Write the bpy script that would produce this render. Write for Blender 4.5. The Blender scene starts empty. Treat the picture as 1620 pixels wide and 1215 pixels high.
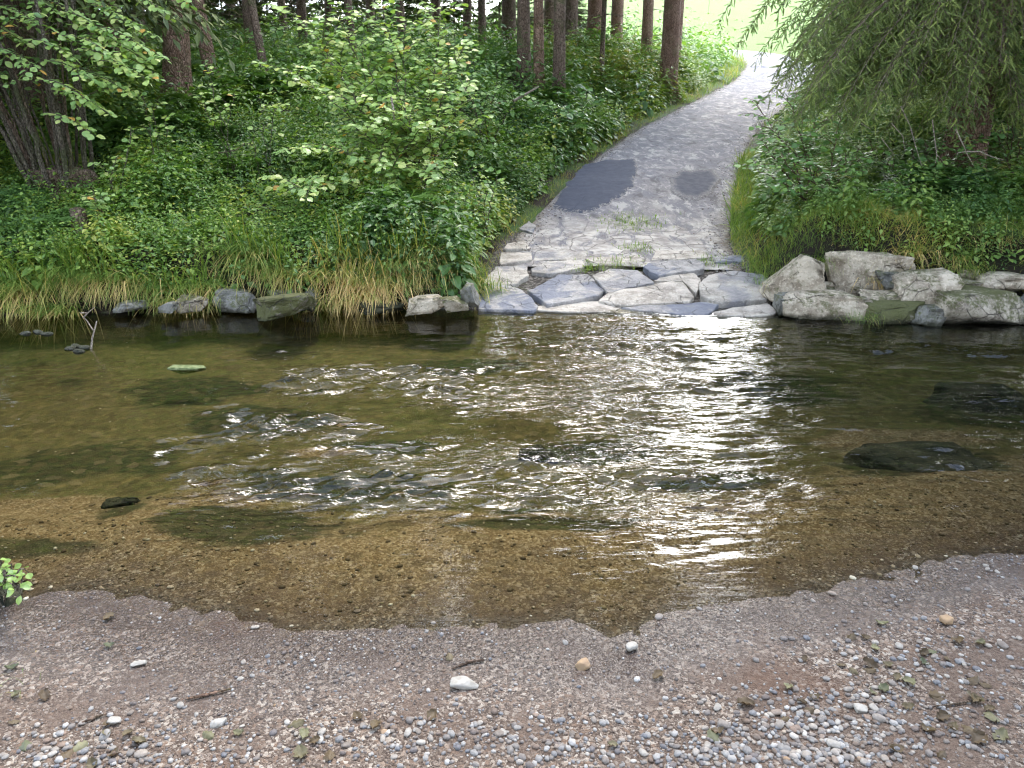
import bpy, bmesh, math, random
import numpy as np
from mathutils import Vector, Matrix

# ------------------------------------------------------------------ scene, camera, world, sun, exposure
scene = bpy.context.scene
R = math.radians
PITCH = R(20.6); CAM_H = 2.2; F = 1217.0
cam_d = bpy.data.cameras.new('camera'); cam = bpy.data.objects.new('camera', cam_d)
scene.collection.objects.link(cam); scene.camera = cam
cam.location = (0, 0, CAM_H); cam.rotation_euler = (R(90) - PITCH, 0, 0)
cam_d.sensor_width = 36; cam_d.lens = 36 * F / 1620; cam_d.clip_end = 3000; cam_d.clip_start = 0.05

SUN_EL, SUN_AZ = 60.0, 14.0          # azimuth measured from the view direction (+y) towards +x
w = bpy.data.worlds.new('World'); scene.world = w; w.use_nodes = True
wn = w.node_tree; wn.nodes.clear()
def wnew(t, **k):
    n = wn.nodes.new(t)
    for a, b in k.items(): setattr(n, a, b)
    return n
sky = wnew('ShaderNodeTexSky', sky_type='NISHITA', sun_disc=False)
sky.sun_elevation = R(SUN_EL); sky.sun_rotation = R(SUN_AZ); sky.air_density = 1.0; sky.dust_density = 1.5; sky.ozone_density = 1.2
tc = wnew('ShaderNodeTexCoord')
mp = wnew('ShaderNodeMapping'); mp.inputs['Scale'].default_value = (1, 1, 2.6)
cn = wnew('ShaderNodeTexNoise'); cn.inputs['Scale'].default_value = 1.7; cn.inputs['Detail'].default_value = 7; cn.inputs['Roughness'].default_value = 0.55
sx = wnew('ShaderNodeSeparateXYZ')
el = wnew('ShaderNodeMapRange'); el.inputs['From Min'].default_value = 0.35; el.inputs['From Max'].default_value = 0.95
el.inputs['To Min'].default_value = 0.42; el.inputs['To Max'].default_value = -0.16
ad = wnew('ShaderNodeMath', operation='ADD')
cr = wnew('ShaderNodeMapRange'); cr.interpolation_type = 'SMOOTHSTEP'
cr.inputs['From Min'].default_value = 0.47; cr.inputs['From Max'].default_value = 0.66
mx = wnew('ShaderNodeMix', data_type='RGBA')
dp = wnew('ShaderNodeVectorMath', operation='DOT_PRODUCT'); dp.inputs[1].default_value = (math.sin(R(SUN_AZ)) * .95, math.cos(R(SUN_AZ)) * .95, .31)
cv = wnew('ShaderNodeCombineXYZ')
bg = wnew('ShaderNodeBackground'); bg.inputs['Strength'].default_value = 0.13
wo = wnew('ShaderNodeOutputWorld')
L = wn.links.new
L(tc.outputs['Generated'], mp.inputs['Vector']); L(mp.outputs[0], cn.inputs['Vector'])
L(tc.outputs['Generated'], sx.inputs[0]); L(sx.outputs['Z'], el.inputs['Value'])
L(cn.outputs['Fac'], ad.inputs[0]); L(el.outputs[0], ad.inputs[1]); L(ad.outputs[0], cr.inputs['Value'])
L(cr.outputs[0], mx.inputs['Factor']); L(sky.outputs[0], mx.inputs['A']); L(tc.outputs['Generated'], dp.inputs[0])
for k_, f_ in enumerate((10.2, 12.0, 14.8)):
    g_ = wnew('ShaderNodeMapRange', interpolation_type='SMOOTHSTEP'); g_.inputs['From Min'].default_value = .76; g_.inputs['From Max'].default_value = 1.0; g_.inputs['To Min'].default_value = f_; g_.inputs['To Max'].default_value = 30
    L(dp.outputs['Value'], g_.inputs['Value']); L(g_.outputs[0], cv.inputs[k_])
L(cv.outputs[0], mx.inputs['B']); L(mx.outputs['Result'], bg.inputs['Color']); L(bg.outputs[0], wo.inputs[0])

sun_d = bpy.data.lights.new('sun', 'SUN'); sun = bpy.data.objects.new('sun', sun_d); scene.collection.objects.link(sun)
sun_d.energy = 0.65; sun_d.angle = R(14); sun_d.color = (1.0, 0.95, 0.87)
sdir = Vector((math.sin(R(SUN_AZ)) * math.cos(R(SUN_EL)), math.cos(R(SUN_AZ)) * math.cos(R(SUN_EL)), math.sin(R(SUN_EL))))
sun.rotation_euler = sdir.to_track_quat('Z', 'Y').to_euler()

vs = scene.view_settings; vs.view_transform = 'Standard'; vs.look = 'None'; vs.gamma = 1; vs.exposure = 2.18
scene.cycles.use_denoising = True; scene.cycles.filter_width = 1.2
scene.cycles.max_bounces = 5; scene.cycles.diffuse_bounces = 3; scene.cycles.sample_clamp_direct = 5; scene.cycles.use_adaptive_sampling = False; scene.cycles.transparent_max_bounces = 8
scene.cycles.sample_clamp_indirect = 6

# ------------------------------------------------------------------ numeric helpers
rng = np.random.default_rng(7)
random.seed(7)
SP, CP = math.sin(PITCH), math.cos(PITCH)
def pz(px, py, z=0.0):
    """pixel of the 1620x1215 photograph -> point at height z"""
    v = (py - 607.5) / F; Z = (CAM_H - z) / (SP + v * CP)
    return np.array([(px - 810) / F * Z, Z * (CP - v * SP), z])
def pd(px, py, Z):
    v = (py - 607.5) / F
    return np.array([(px - 810) / F * Z, Z * (CP - v * SP), CAM_H - Z * (SP + v * CP)])
def _h(i, j, k, s=0):
    n = (i * 374761393 + j * 668265263 + k * 2147483647 + s * 1274126177) & 0xFFFFFFFF
    n = ((n ^ (n >> 13)) * 1274126177) & 0xFFFFFFFF
    n = (n ^ (n >> 16)) & 0xFFFFFFFF
    return n / 4294967295.0
def vnoise(x, y, z=None, s=0):
    x = np.asarray(x, float); y = np.asarray(y, float); z = np.zeros_like(x) if z is None else np.asarray(z, float)
    xi, yi, zi = np.floor(x), np.floor(y), np.floor(z)
    fx, fy, fz = x - xi, y - yi, z - zi
    xi, yi, zi = xi.astype(np.int64), yi.astype(np.int64), zi.astype(np.int64)
    u, v, w_ = [f * f * f * (f * (f * 6 - 15) + 10) for f in (fx, fy, fz)]
    o = 0
    for a in (0, 1):
        for b in (0, 1):
            for c in (0, 1):
                o = o + _h(xi + a, yi + b, zi + c, s) * (u if a else 1 - u) * (v if b else 1 - v) * (w_ if c else 1 - w_)
    return o * 2 - 1
def fbm(x, y, z=None, o=4, s=0, g=0.5):
    t, a, n = 0, 1.0, 0
    x = np.asarray(x, float); y = np.asarray(y, float); z = np.zeros_like(x) if z is None else np.asarray(z, float)
    for i in range(o):
        t = t + a * vnoise(x, y, z, s + i); n += a
        x, y, z, a = x * 2.03 + 5.1, y * 2.03 + 1.7, z * 2.03 + 3.3, a * g
    return t / n
def ss(x, a=0.0, b=1.0):
    t = np.clip((x - a) / (b - a), 0, 1); return t * t * (3 - 2 * t)

# ------------------------------------------------------------------ terrain
_fb = np.array([pz(-60, 500), pz(0, 500), pz(350, 493), pz(500, 490), pz(760, 489), pz(990, 496), pz(1150, 501), pz(1230, 500), pz(1400, 512), pz(1620, 522), pz(1750, 530)])
_nb = np.array([pz(-300, 1000), pz(0, 962), pz(60, 945), pz(130, 930), pz(280, 955), pz(400, 983), pz(500, 1000), pz(700, 986), pz(900, 985), pz(960, 1006), pz(1000, 1000),
                pz(1050, 972), pz(1200, 952), pz(1350, 922), pz(1500, 884), pz(1620, 872), pz(1900, 850)])
def far_y(x): return np.interp(x, _fb[:, 0], _fb[:, 1])
def near_y(x): return np.interp(x, _nb[:, 0], _nb[:, 1]) + 0.03 * fbm(np.asarray(x) * 4, np.asarray(x) * 0, o=3, s=3) + 0.010 * fbm(np.asarray(x) * 24, np.asarray(x) * 0, o=3, s=4)
_zy = [8.1, 8.6, 10.15, 11.95, 13, 15.4, 19.5, 24.5, 32, 40, 48, 60, 100, 200, 400]
_zz = [-.02, .06, .25, .50, .72, 1.05, 1.50, 2.02, 2.70, 3.65, 4.75, 6.3, 12.2, 27, 50]
def zt(y):
    k = np.array([-.6, -.3, 0, .3, .6]); r = 0
    for d in k: r = r + np.interp(y + d, _zy, _zz)
    return r / 5
_cy = [7, 8.14, 10.15, 11.95, 13, 15.4, 19.5, 24.5, 32, 38, 42, 60]
_cx = [1.25, 1.28, 1.38, 1.89, 2.24, 3.0, 4.55, 6.9, 10.2, 12.4, 13.4, 14]
_ch = [1.62, 1.62, 1.55, 1.5, 1.47, 1.45, 1.42, 1.5, 1.6, 1.7, 1.8, 2]
def cx(y):
    r = 0
    for d in (-.5, -.25, 0, .25, .5): r = r + np.interp(y + d, _cy, _cx)
    return r / 5
def hw(y): return np.interp(y, _cy, _ch)
def ground(x, y):
    x = np.asarray(x, float); y = np.asarray(y, float)
    yn, yf = near_y(x), far_y(x)
    cxx, h = cx(y), hw(y)
    sl, sr = (cxx - h) - x, x - (cxx + h)
    tb = y - yf
    rough = fbm(x * 1.3, y * 1.3, o=4, s=11)
    # far side
    far = zt(y)
    A = np.interp(y, [8, 8.6, 10, 12, 14.5, 20, 30, 42, 50], [.0, .30, .55, .85, 1.08, 1.05, 1.0, .5, .0])
    W = np.interp(y, [8, 10, 14, 20, 45], [.9, 1.6, 4.5, 4.5, 4.0])
    left = A * ss(sl / W) * ss(tb, .12, .6) + 0.22 * ss(tb, .10, .22) * ss(sl, .1, .4) * (1 - ss(tb, .3, 2.5))
    B = np.interp(y, [7.4, 8.2, 9, 10, 12, 14, 30, 50], [.0, .34, .52, .62, .8, .9, .9, .0])
    right = B * ss(sr / np.interp(y, [8, 10, 14], [.5, .9, 2.5])) * ss(tb, .7, 1.4) + 0.36 * ss(tb, .7, 1.1) * ss(sr, .05, .5) * (1 - ss(y, 8.6, 10))
    far = far + left * (sl > 0) + right * (sr > 0)
    off = np.clip(np.maximum(sl, sr), 0, 1.5)
    far = far + rough * 0.09 * off
    # meadow left of the gap lies lower so the sky shows between the trunks
    low = ss(y, 44, 62) * ss(-x, -2, 14)
    far = far * (1 - low) + (4.3 + 0.012 * (y - 45)) * low
    # near shore and bed
    a = y - yn
    near = np.where(a < 0, 0.05 * (-a) + 0.05 * np.clip(-a - 1.2, 0, 50) ** 1.2, 0)
    near = near + 0.010 * fbm(x * 3, y * 3, o=4, s=21) * ss(-a, -0.2, .3) + 0.004 * fbm(x * 18, y * 18, o=2, s=22)
    bed = -0.045 * np.clip(a, 0, .7) - 0.14 * ss(a, .6, 1.5) - 0.10 * ss(a, 1.2, 3.0) + 0.035 * fbm(x * 1.9, y * 2.6, o=4, s=31) * ss(a, .3, 1.0)
    ramp = np.where((x > -0.45) & (x < 2.95), 1.0, 0.0)
    up = ss(tb, -.75, -.05) * ramp + ss(tb, -.10, .0) * (1 - ramp)
    str_ = np.where(a < 0, near, bed) 
    mid = str_ * (1 - up) + (-0.03) * up
    z = np.where(tb > 0, np.maximum(far, -0.03), mid)
    return z

# ------------------------------------------------------------------ object helpers
COL = scene.collection
def tag(o, label=None, cat=None, group=None, kind=None):
    if label: o['label'] = label
    if cat: o['category'] = cat
    if group: o['group'] = group
    if kind: o['kind'] = kind
    return o
def empty(name, loc, label=None, cat=None, group=None):
    o = bpy.data.objects.new(name, None); o.empty_display_size = .2; COL.objects.link(o); o.location = loc
    return tag(o, label, cat, group)
def link(name, me, mat=None, parent=None, loc=None):
    if mat is not None and not me.materials: me.materials.append(mat)
    o = bpy.data.objects.new(name, me); COL.objects.link(o)
    if parent is not None:
        o.parent = parent
        if loc is None: o.location = -parent.location            # meshes of a thing are written in world coordinates
        else: o.location = loc
    elif loc is not None: o.location = loc
    return o
def mesh(name, V, Fs, smooth=False, attrs=None):
    """Fs: list of (n,k) int arrays, k = face size"""
    me = bpy.data.meshes.new(name)
    V = np.asarray(V, np.float32); me.vertices.add(len(V)); me.vertices.foreach_set('co', V.ravel())
    Fs = [np.asarray(f, np.int32) for f in Fs if len(f)]
    li = np.concatenate([f.ravel() for f in Fs]); tot = np.concatenate([np.full(len(f), f.shape[1], np.int32) for f in Fs])
    st = np.concatenate([[0], np.cumsum(tot)[:-1]]).astype(np.int32)
    me.loops.add(len(li)); me.loops.foreach_set('vertex_index', li)
    me.polygons.add(len(tot)); me.polygons.foreach_set('loop_start', st); me.polygons.foreach_set('loop_total', tot)
    me.polygons.foreach_set('use_smooth', np.full(len(tot), smooth))
    for k, a in (attrs or {}).items():
        at = me.attributes.new(k, 'FLOAT', 'POINT'); at.data.foreach_set('value', np.asarray(a, np.float32))
    me.update(calc_edges=True); me.validate()
    return me
class Acc:
    def __init__(s): s.V, s.F, s.A, s.n = [], {}, [], 0
    def add(s, V, Fs, var=0.5):
        V = np.asarray(V, float).reshape(-1, 3)
        for f in Fs:
            f = np.asarray(f)
            if len(f): s.F.setdefault(f.shape[1], []).append(f + s.n)
        s.V.append(V); s.A.append(np.broadcast_to(np.asarray(var, float), (len(V),))); s.n += len(V)
    def batch(s, tv, tf, M, T, var):
        """instances of a template: tv (k,3), tf (m,q), M (N,3,3), T (N,3), var (N,)"""
        N, k = len(T), len(tv)
        if N == 0: return
        V = np.einsum('nij,kj->nki', M, tv) + T[:, None, :]
        for f in tf:
            f = np.asarray(f)
            FF = (f[None] + (np.arange(N) * k)[:, None, None]).reshape(-1, f.shape[1])
            s.F.setdefault(f.shape[1], []).append(FF + s.n)
        s.V.append(V.reshape(-1, 3)); s.A.append(np.repeat(np.asarray(var, float), k)); s.n += N * k
    def build(s, name, mat=None, parent=None, smooth=False, loc=None):
        me = s.mesh(name, smooth)
        return link(name, me, mat, parent, loc)
    def mesh(s, name, smooth=False):
        return mesh(name, np.concatenate(s.V), [np.concatenate(f) for f in s.F.values()], smooth, {'var': np.concatenate(s.A)})
def frames(d, up, scale=1.0, roll=None):
    """columns: x=side, y=direction d, z=normal"""
    d = d / np.linalg.norm(d, axis=1, keepdims=True)
    x = np.cross(d, up); n = np.linalg.norm(x, axis=1, keepdims=True); x = np.where(n > 1e-4, x / np.maximum(n, 1e-6), np.array([[1., 0, 0]]))
    z = np.cross(x, d)
    if roll is not None:
        c, s_ = np.cos(roll)[:, None], np.sin(roll)[:, None]
        x, z = x * c + z * s_, z * c - x * s_
    M = np.stack([x, d, z], axis=2)
    return M * np.asarray(scale).reshape(-1, 1, 1)
def rotz(a, s=1.0):
    c, n = np.cos(a), np.sin(a); o = np.zeros_like(a); i = np.ones_like(a)
    return np.stack([np.stack([c, -n, o], -1), np.stack([n, c, o], -1), np.stack([o, o, i], -1)], 1) * np.asarray(s).reshape(-1, 1, 1)
def tube(P, r, n=8, cap=True, noise=0.0, seed=0):
    P = np.asarray(P, float); r = np.broadcast_to(np.asarray(r, float), (len(P),))
    T = np.gradient(P, axis=0); T /= np.linalg.norm(T, axis=1, keepdims=True) + 1e-9
    a = np.array([0.31, 0.17, 0.93]); a = a if abs(T[0] @ a) < .95 else np.array([1., 0, 0])
    X = np.cross(T, a); X /= np.linalg.norm(X, axis=1, keepdims=True); Y = np.cross(T, X)
    th = np.linspace(0, 2 * np.pi, n, endpoint=False)
    ring = X[:, None] * np.cos(th)[None, :, None] + Y[:, None] * np.sin(th)[None, :, None]
    rr = r[:, None] * np.ones(n)[None]
    if noise:
        q = P[:, None] + ring * r[:, None, None]
        rr = rr * (1 + noise * fbm(q[..., 0] * 14, q[..., 1] * 14, q[..., 2] * 4, o=3, s=seed))
    V = (P[:, None] + ring * rr[..., None]).reshape(-1, 3)
    i = np.arange(len(P) - 1)[:, None] * n; j = np.arange(n)[None]; j2 = (j + 1) % n
    Q = np.stack([i + j, i + j2, i + n + j2, i + n + j], -1).reshape(-1, 4)
    Fs = [Q]
    if cap:
        V = np.vstack([V, P[-1] + T[-1] * r[-1] * .4]); k = len(V) - 1; b = (len(P) - 1) * n
        Fs.append(np.stack([b + np.arange(n), b + (np.arange(n) + 1) % n, np.full(n, k)], -1))
    return V, Fs
def bez(a, b, c, n):
    t = np.linspace(0, 1, n)[:, None]; return (1 - t) ** 2 * a + 2 * t * (1 - t) * b + t * t * c
def icos(sub):
    bm = bmesh.new(); bmesh.ops.create_icosphere(bm, subdivisions=sub, radius=1)
    V = np.array([v.co[:] for v in bm.verts]); Fc = np.array([[v.index for v in f.verts] for f in bm.faces]); bm.free()
    return V, Fc
ICO = {k: icos(k) for k in (1, 2, 3, 4, 5)}

# ------------------------------------------------------------------ materials
def M_(name):
    m = bpy.data.materials.new(name); m.use_nodes = True; nt = m.node_tree; nt.nodes.clear()
    return m, nt
class G:
    def __init__(s, name):
        s.m, s.nt = M_(name); s.out = s.n('ShaderNodeOutputMaterial')
    def n(s, t, **k):
        nd = s.nt.nodes.new(t)
        for a, b in k.items(): setattr(nd, a, b)
        return nd
    def l(s, a, b): s.nt.links.new(a, b)
    def set(s, inp, v):
        if hasattr(v, 'is_output') or isinstance(v, bpy.types.NodeSocket): s.l(v, inp)
        else: inp.default_value = v if not isinstance(v, tuple) or len(v) != 3 or inp.type != 'RGBA' else (*v, 1)
    def pos(s, scale=(1, 1, 1), obj=False):
        src = s.n('ShaderNodeTexCoord').outputs['Object'] if obj else s.n('ShaderNodeNewGeometry').outputs['Position']
        if scale == (1, 1, 1): return src
        mpn = s.n('ShaderNodeMapping'); s.l(src, mpn.inputs[0]); mpn.inputs['Scale'].default_value = scale; return mpn.outputs[0]
    def noise(s, vec, scale, detail=4, rough=.55, dist=0.0):
        nd = s.n('ShaderNodeTexNoise'); s.l(vec, nd.inputs['Vector']); nd.inputs['Scale'].default_value = scale
        nd.inputs['Detail'].default_value = detail; nd.inputs['Roughness'].default_value = rough; nd.inputs['Distortion'].default_value = dist
        return nd.outputs['Fac']
    def vor(s, vec, scale, feature='F1', out='Distance', rand=1.0):
        nd = s.n('ShaderNodeTexVoronoi', feature=feature); s.l(vec, nd.inputs['Vector']); nd.inputs['Scale'].default_value = scale
        nd.inputs['Randomness'].default_value = rand
        return nd.outputs[out]
    def ramp(s, fac, stops, interp='LINEAR'):
        nd = s.n('ShaderNodeValToRGB'); s.l(fac, nd.inputs[0]); e = nd.color_ramp; e.interpolation = interp
        while len(e.elements) < len(stops): e.elements.new(0.5)
        for x, (p, c) in zip(e.elements, stops): x.position = p; x.color = (*c, 1)
        return nd.outputs[0]
    def mr(s, v, a, b, c=0.0, d=1.0, smooth=True):
        nd = s.n('ShaderNodeMapRange'); s.l(v, nd.inputs['Value'])
        if smooth: nd.interpolation_type = 'SMOOTHSTEP'
        for k, x in zip(('From Min', 'From Max', 'To Min', 'To Max'), (a, b, c, d)): nd.inputs[k].default_value = x
        return nd.outputs[0]
    def mix(s, f, a, b, mode='MIX'):
        nd = s.n('ShaderNodeMix', data_type='RGBA', blend_type=mode); s.set(nd.inputs['Factor'], f); s.set(nd.inputs['A'], a); s.set(nd.inputs['B'], b)
        return nd.outputs['Result']
    def math(s, op, a, b=0.0):
        nd = s.n('ShaderNodeMath', operation=op); s.set(nd.inputs[0], a); s.set(nd.inputs[1], b); return nd.outputs[0]
    def attr(s, name):
        nd = s.n('ShaderNodeAttribute', attribute_name=name); return nd.outputs['Fac']
    def sep(s, v):
        nd = s.n('ShaderNodeSeparateXYZ'); s.l(v, nd.inputs[0]); return nd.outputs
    def bump(s, h, dist, strength=1.0, nrm=None):
        nd = s.n('ShaderNodeBump'); s.l(h, nd.inputs['Height']); nd.inputs['Distance'].default_value = dist; nd.inputs['Strength'].default_value = strength
        if nrm: s.l(nrm, nd.inputs['Normal'])
        return nd.outputs[0]
    def bsdf(s, col, rough=.8, spec=.5, nrm=None):
        b = s.n('ShaderNodeBsdfPrincipled'); s.set(b.inputs['Base Color'], col); s.set(b.inputs['Roughness'], rough)
        s.set(b.inputs['Specular IOR Level'], spec)
        if nrm: s.l(nrm, b.inputs['Normal'])
        return b.outputs[0]
    def done(s, sh): s.l(sh, s.out.inputs['Surface']); return s.m

def leaf_mat(name, stops, rough=.45, trans=.35, tcol=(1.0, 1.15, .45), rnd=False, spec=.4, warm=1.42, gain=1.4):
    g = G(name)
    f = g.n('ShaderNodeObjectInfo').outputs['Random'] if rnd else g.attr('var')
    c = g.ramp(f, [(p_, (a_ * warm * gain, b_ * 1.04 * gain, c_ * .92 * gain)) for p_, (a_, b_, c_) in stops])
    p = g.pos(); nz = g.noise(p, 1.1, 3); c = g.mix(g.mr(nz, .3, .75, 0, .55), c, g.mix(1.0, c, (.62, .70, .55), 'MULTIPLY'))
    b = g.bsdf(c, rough, spec)
    t = g.n('ShaderNodeBsdfTranslucent'); g.l(g.mix(1.0, c, tcol, 'MULTIPLY'), t.inputs[0])
    m = g.n('ShaderNodeMixShader'); m.inputs[0].default_value = trans; g.l(b, m.inputs[1]); g.l(t.outputs[0], m.inputs[2])
    return g.done(m.outputs[0])
MT = {}
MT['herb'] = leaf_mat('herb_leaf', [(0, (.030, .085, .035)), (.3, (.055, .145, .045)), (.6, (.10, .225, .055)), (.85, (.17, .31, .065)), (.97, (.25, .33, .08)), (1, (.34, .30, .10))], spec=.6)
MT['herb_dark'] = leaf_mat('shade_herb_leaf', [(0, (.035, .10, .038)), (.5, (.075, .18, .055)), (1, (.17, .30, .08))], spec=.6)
MT['hazel'] = leaf_mat('hazel_leaf', [(0, (.085, .19, .07)), (.5, (.17, .31, .115)), (.85, (.27, .42, .15)), (.985, (.36, .44, .18)), (1, (.42, .28, .08))], rough=.38, spec=.6, warm=1.28, gain=1.35)
MT['sapling'] = leaf_mat('sapling_leaf', [(0, (.05, .14, .05)), (.6, (.10, .24, .08)), (1, (.19, .36, .11))], rough=.38, spec=.6)
MT['grass'] = leaf_mat('grass_blade', [(0, (.06, .14, .03)), (.5, (.11, .22, .045)), (.8, (.20, .28, .06)), (1, (.38, .33, .14))], rough=.5)
MT['sedge'] = leaf_mat('sedge_blade', [(0, (.08, .17, .035)), (.45, (.16, .25, .05)), (.62, (.32, .32, .10)), (1, (.60, .46, .24))], rough=.5, trans=.3, warm=1.18, gain=1.2)
MT['spruce'] = leaf_mat('spruce_needle', [(0, (.045, .075, .032)), (.5, (.125, .165, .062)), (.85, (.22, .27, .10)), (1, (.32, .37, .14))], rough=.5, trans=.2, warm=1.08)
MT['far_needle'] = leaf_mat('far_spruce_needle', [(0, (.03, .06, .022)), (1, (.09, .14, .045))], rough=.6, trans=.1)
MT['meadow_grass'] = leaf_mat('bracken', [(0, (.09, .18, .035)), (.6, (.17, .24, .05)), (1, (.34, .29, .08))], warm=1.1, gain=1.1)
MT['litter'] = leaf_mat('dry_leaf', [(0, (.10, .065, .04)), (.25, (.15, .10, .06)), (.5, (.16, .12, .075)), (.72, (.20, .175, .11)), (.9, (.10, .11, .065)), (1, (.32, .28, .18))], rough=.55, trans=.12, tcol=(1, .8, .5), rnd=True, warm=1.0, gain=1.0)
MT['litter_many'] = leaf_mat('dry_leaf_bits', [(0, (.05, .028, .016)), (.3, (.13, .08, .045)), (.6, (.24, .18, .10)), (1, (.36, .32, .2))], rough=.6, trans=.1, tcol=(1, .8, .5))

def bark(name, c1, c2, moss=.25, sc=1.0):
    g = G(name); p = g.pos((1, 1, .45)); q = g.pos()
    v = g.vor(p, 26 * sc, 'DISTANCE_TO_EDGE'); n = g.noise(p, 9 * sc, 7, .65); fl = g.noise(q, 60 * sc, 3)
    c = g.mix(g.mr(n, .3, .7), c1, c2)
    c = g.mix(g.mr(v, .0, .12, .75, 0), c, (c1[0] * .35, c1[1] * .33, c1[2] * .3))
    c = g.mix(g.mr(fl, .62, .72, 0, .55), c, (.30, .28, .25))
    mo = g.noise(q, 3.0, 4); c = g.mix(g.mr(mo, .5, .68, 0, moss), c, (.09, .13, .035))
    h = g.math('ADD', g.mr(v, 0, .25), g.math('MULTIPLY', n, 1.2))
    return g.done(g.bsdf(c, .85, .25, g.bump(h, .018)))
MT['bark'] = bark('spruce_bark', (.20, .115, .075), (.40, .26, .185), .3)
MT['bark_dark'] = bark('dark_bark', (.14, .092, .065), (.29, .205, .15), .45)
MT['hazel_bark'] = bark('hazel_bark', (.14, .11, .08), (.26, .22, .17), .4, 1.8)
MT['twig'] = bark('dead_twig', (.22, .16, .11), (.42, .33, .25), .1, 3)
MT['pale_twig'] = bark('pale_twig', (.45, .36, .27), (.62, .52, .42), .0, 3)

def rockmat(name, base, dark, moss=0.0, blue=0.0, wet=True, pits=1.0):
    g = G(name); o = g.pos(); pits *= 1.0; nrm = g.sep(g.n('ShaderNodeNewGeometry').outputs['Normal'])
    n = g.noise(o, 5, 8, .62); n2 = g.noise(o, 38, 5, .6); pt = g.vor(o, 34); z = g.sep(o)[2]
    c = g.mix(g.mr(n, .36, .62), dark, base)
    c = g.mix(g.mr(n2, .5, .72, 0, .6), c, tuple(min(.85, x * 1.35) for x in base))
    if blue: 
        bl = g.noise(o, 1.6, 5, .6, .6); c = g.mix(g.mr(bl, .46, .56, 0, blue), c, (.155, .165, .20))
    hol = g.noise(o, 22, 3); pm = g.math('MULTIPLY', g.mr(pt, .1, .3, 1, 0), g.mr(hol, .48, .6))
    c = g.mix(g.math('MULTIPLY', pm, .75 * pits), c, tuple(x * .3 for x in dark))
    if moss:
        mn = g.math('ADD', g.math('ADD', g.noise(o, 4.5, 8, .75), g.math('MULTIPLY', g.math('SUBTRACT', g.noise(o, 30, 4, .7), .5), .5)), g.math('MULTIPLY', nrm[2], .12))
        mc = g.mix(g.noise(o, 60, 5, .7), (.03, .035, .008), (.13, .135, .03))
        c = g.mix(g.mr(mn, .64 - .24 * moss, .84 - .24 * moss, 0, .9), c, mc)
    if wet:      # the dark algae line where the stream keeps the stone wet
        zz = g.math('ADD', z, g.math('MULTIPLY', g.math('SUBTRACT', n, .5), .12))
        wm = g.mr(zz, .015, .075, 1, 0); c = g.mix(g.math('MULTIPLY', wm, .85), c, (.035, .036, .018))
    ck = g.n('ShaderNodeTexVoronoi', feature='DISTANCE_TO_EDGE'); wq = g.n('ShaderNodeMix', data_type='VECTOR'); wq.inputs['Factor'].default_value = .12; g.l(o, wq.inputs['A'])
    nn_ = g.n('ShaderNodeTexNoise'); nn_.inputs['Scale'].default_value = 4; nn_.inputs['Detail'].default_value = 5; g.l(o, nn_.inputs['Vector']); g.l(nn_.outputs['Color'], wq.inputs['B']); g.l(wq.outputs['Result'], ck.inputs['Vector']); ck.inputs['Scale'].default_value = 5.5
    ckm = g.math('MULTIPLY', g.mr(ck.outputs['Distance'], .0, .035, 1, 0), g.mr(g.noise(o, 3, 3), .45, .6)); c = g.mix(g.math('MULTIPLY', ckm, .7), c, tuple(x * .35 for x in dark))
    n = g.math('SUBTRACT', n, g.math('MULTIPLY', ckm, .4))
    h = g.math('ADD', g.math('MULTIPLY', n, 1.0), g.math('SUBTRACT', g.math('MULTIPLY', n2, .3), g.math('MULTIPLY', pm, .3 * pits)))
    return g.done(g.bsdf(c, .8, .35, g.bump(h, .05, .9)))
MT['lime'] = rockmat('pale_limestone', (.60, .51, .385), (.27, .215, .15), moss=.42)
MT['lime_moss'] = rockmat('mossy_limestone', (.52, .45, .35), (.22, .18, .135), moss=.8)
MT['lime_mossy'] = rockmat('moss_covered_stone', (.34, .30, .25), (.15, .13, .10), moss=1.5)
MT['grey_rock'] = rockmat('grey_stone', (.24, .23, .20), (.10, .095, .08), moss=.5)
MT['slab_pale'] = rockmat('pale_slab', (.52, .46, .385), (.30, .26, .21), wet=False, pits=.5)
MT['slab_blue'] = rockmat('blue_grey_slab', (.38, .35, .32), (.24, .225, .21), blue=.85, wet=False, pits=.25)
MT['slab_mix'] = rockmat('streaked_slab', (.48, .43, .365), (.27, .24, .20), blue=.5, wet=False, pits=.4)
MT['under_rock'] = rockmat('algae_stone', (.06, .055, .026), (.020, .024, .012), moss=0, wet=False, pits=.3)

def pebble_mat(name, rnd):
    g = G(name); f = g.n('ShaderNodeObjectInfo').outputs['Random'] if rnd else g.attr('var')
    c = g.ramp(f, [(0, (.12, .10, .085)), (.2, (.17, .14, .125)), (.4, (.26, .235, .21)), (.52, (.20, .14, .10)), (.65, (.17, .175, .19)), (.82, (.33, .31, .285)), (.95, (.50, .48, .45)), (1, (.27, .18, .10))] if not rnd else [(0, (.20, .165, .135)), (.2, (.31, .27, .23)), (.4, (.38, .34, .29)), (.52, (.26, .18, .13)), (.65, (.25, .235, .22)), (.85, (.40, .365, .315)), (.97, (.54, .50, .44)), (1, (.36, .24, .14))])
    o = g.pos(); n = g.noise(o, 55, 5, .6); c = g.mix(g.mr(n, .35, .7, 0, .45), c, g.mix(1.0, c, (.55, .52, .5), 'MULTIPLY'))
    return g.done(g.bsdf(c, .6, .4, g.bump(n, .003)))
MT['pebble'] = pebble_mat('pebble', True); MT['pebbles'] = pebble_mat('fine_gravel', False)
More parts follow.
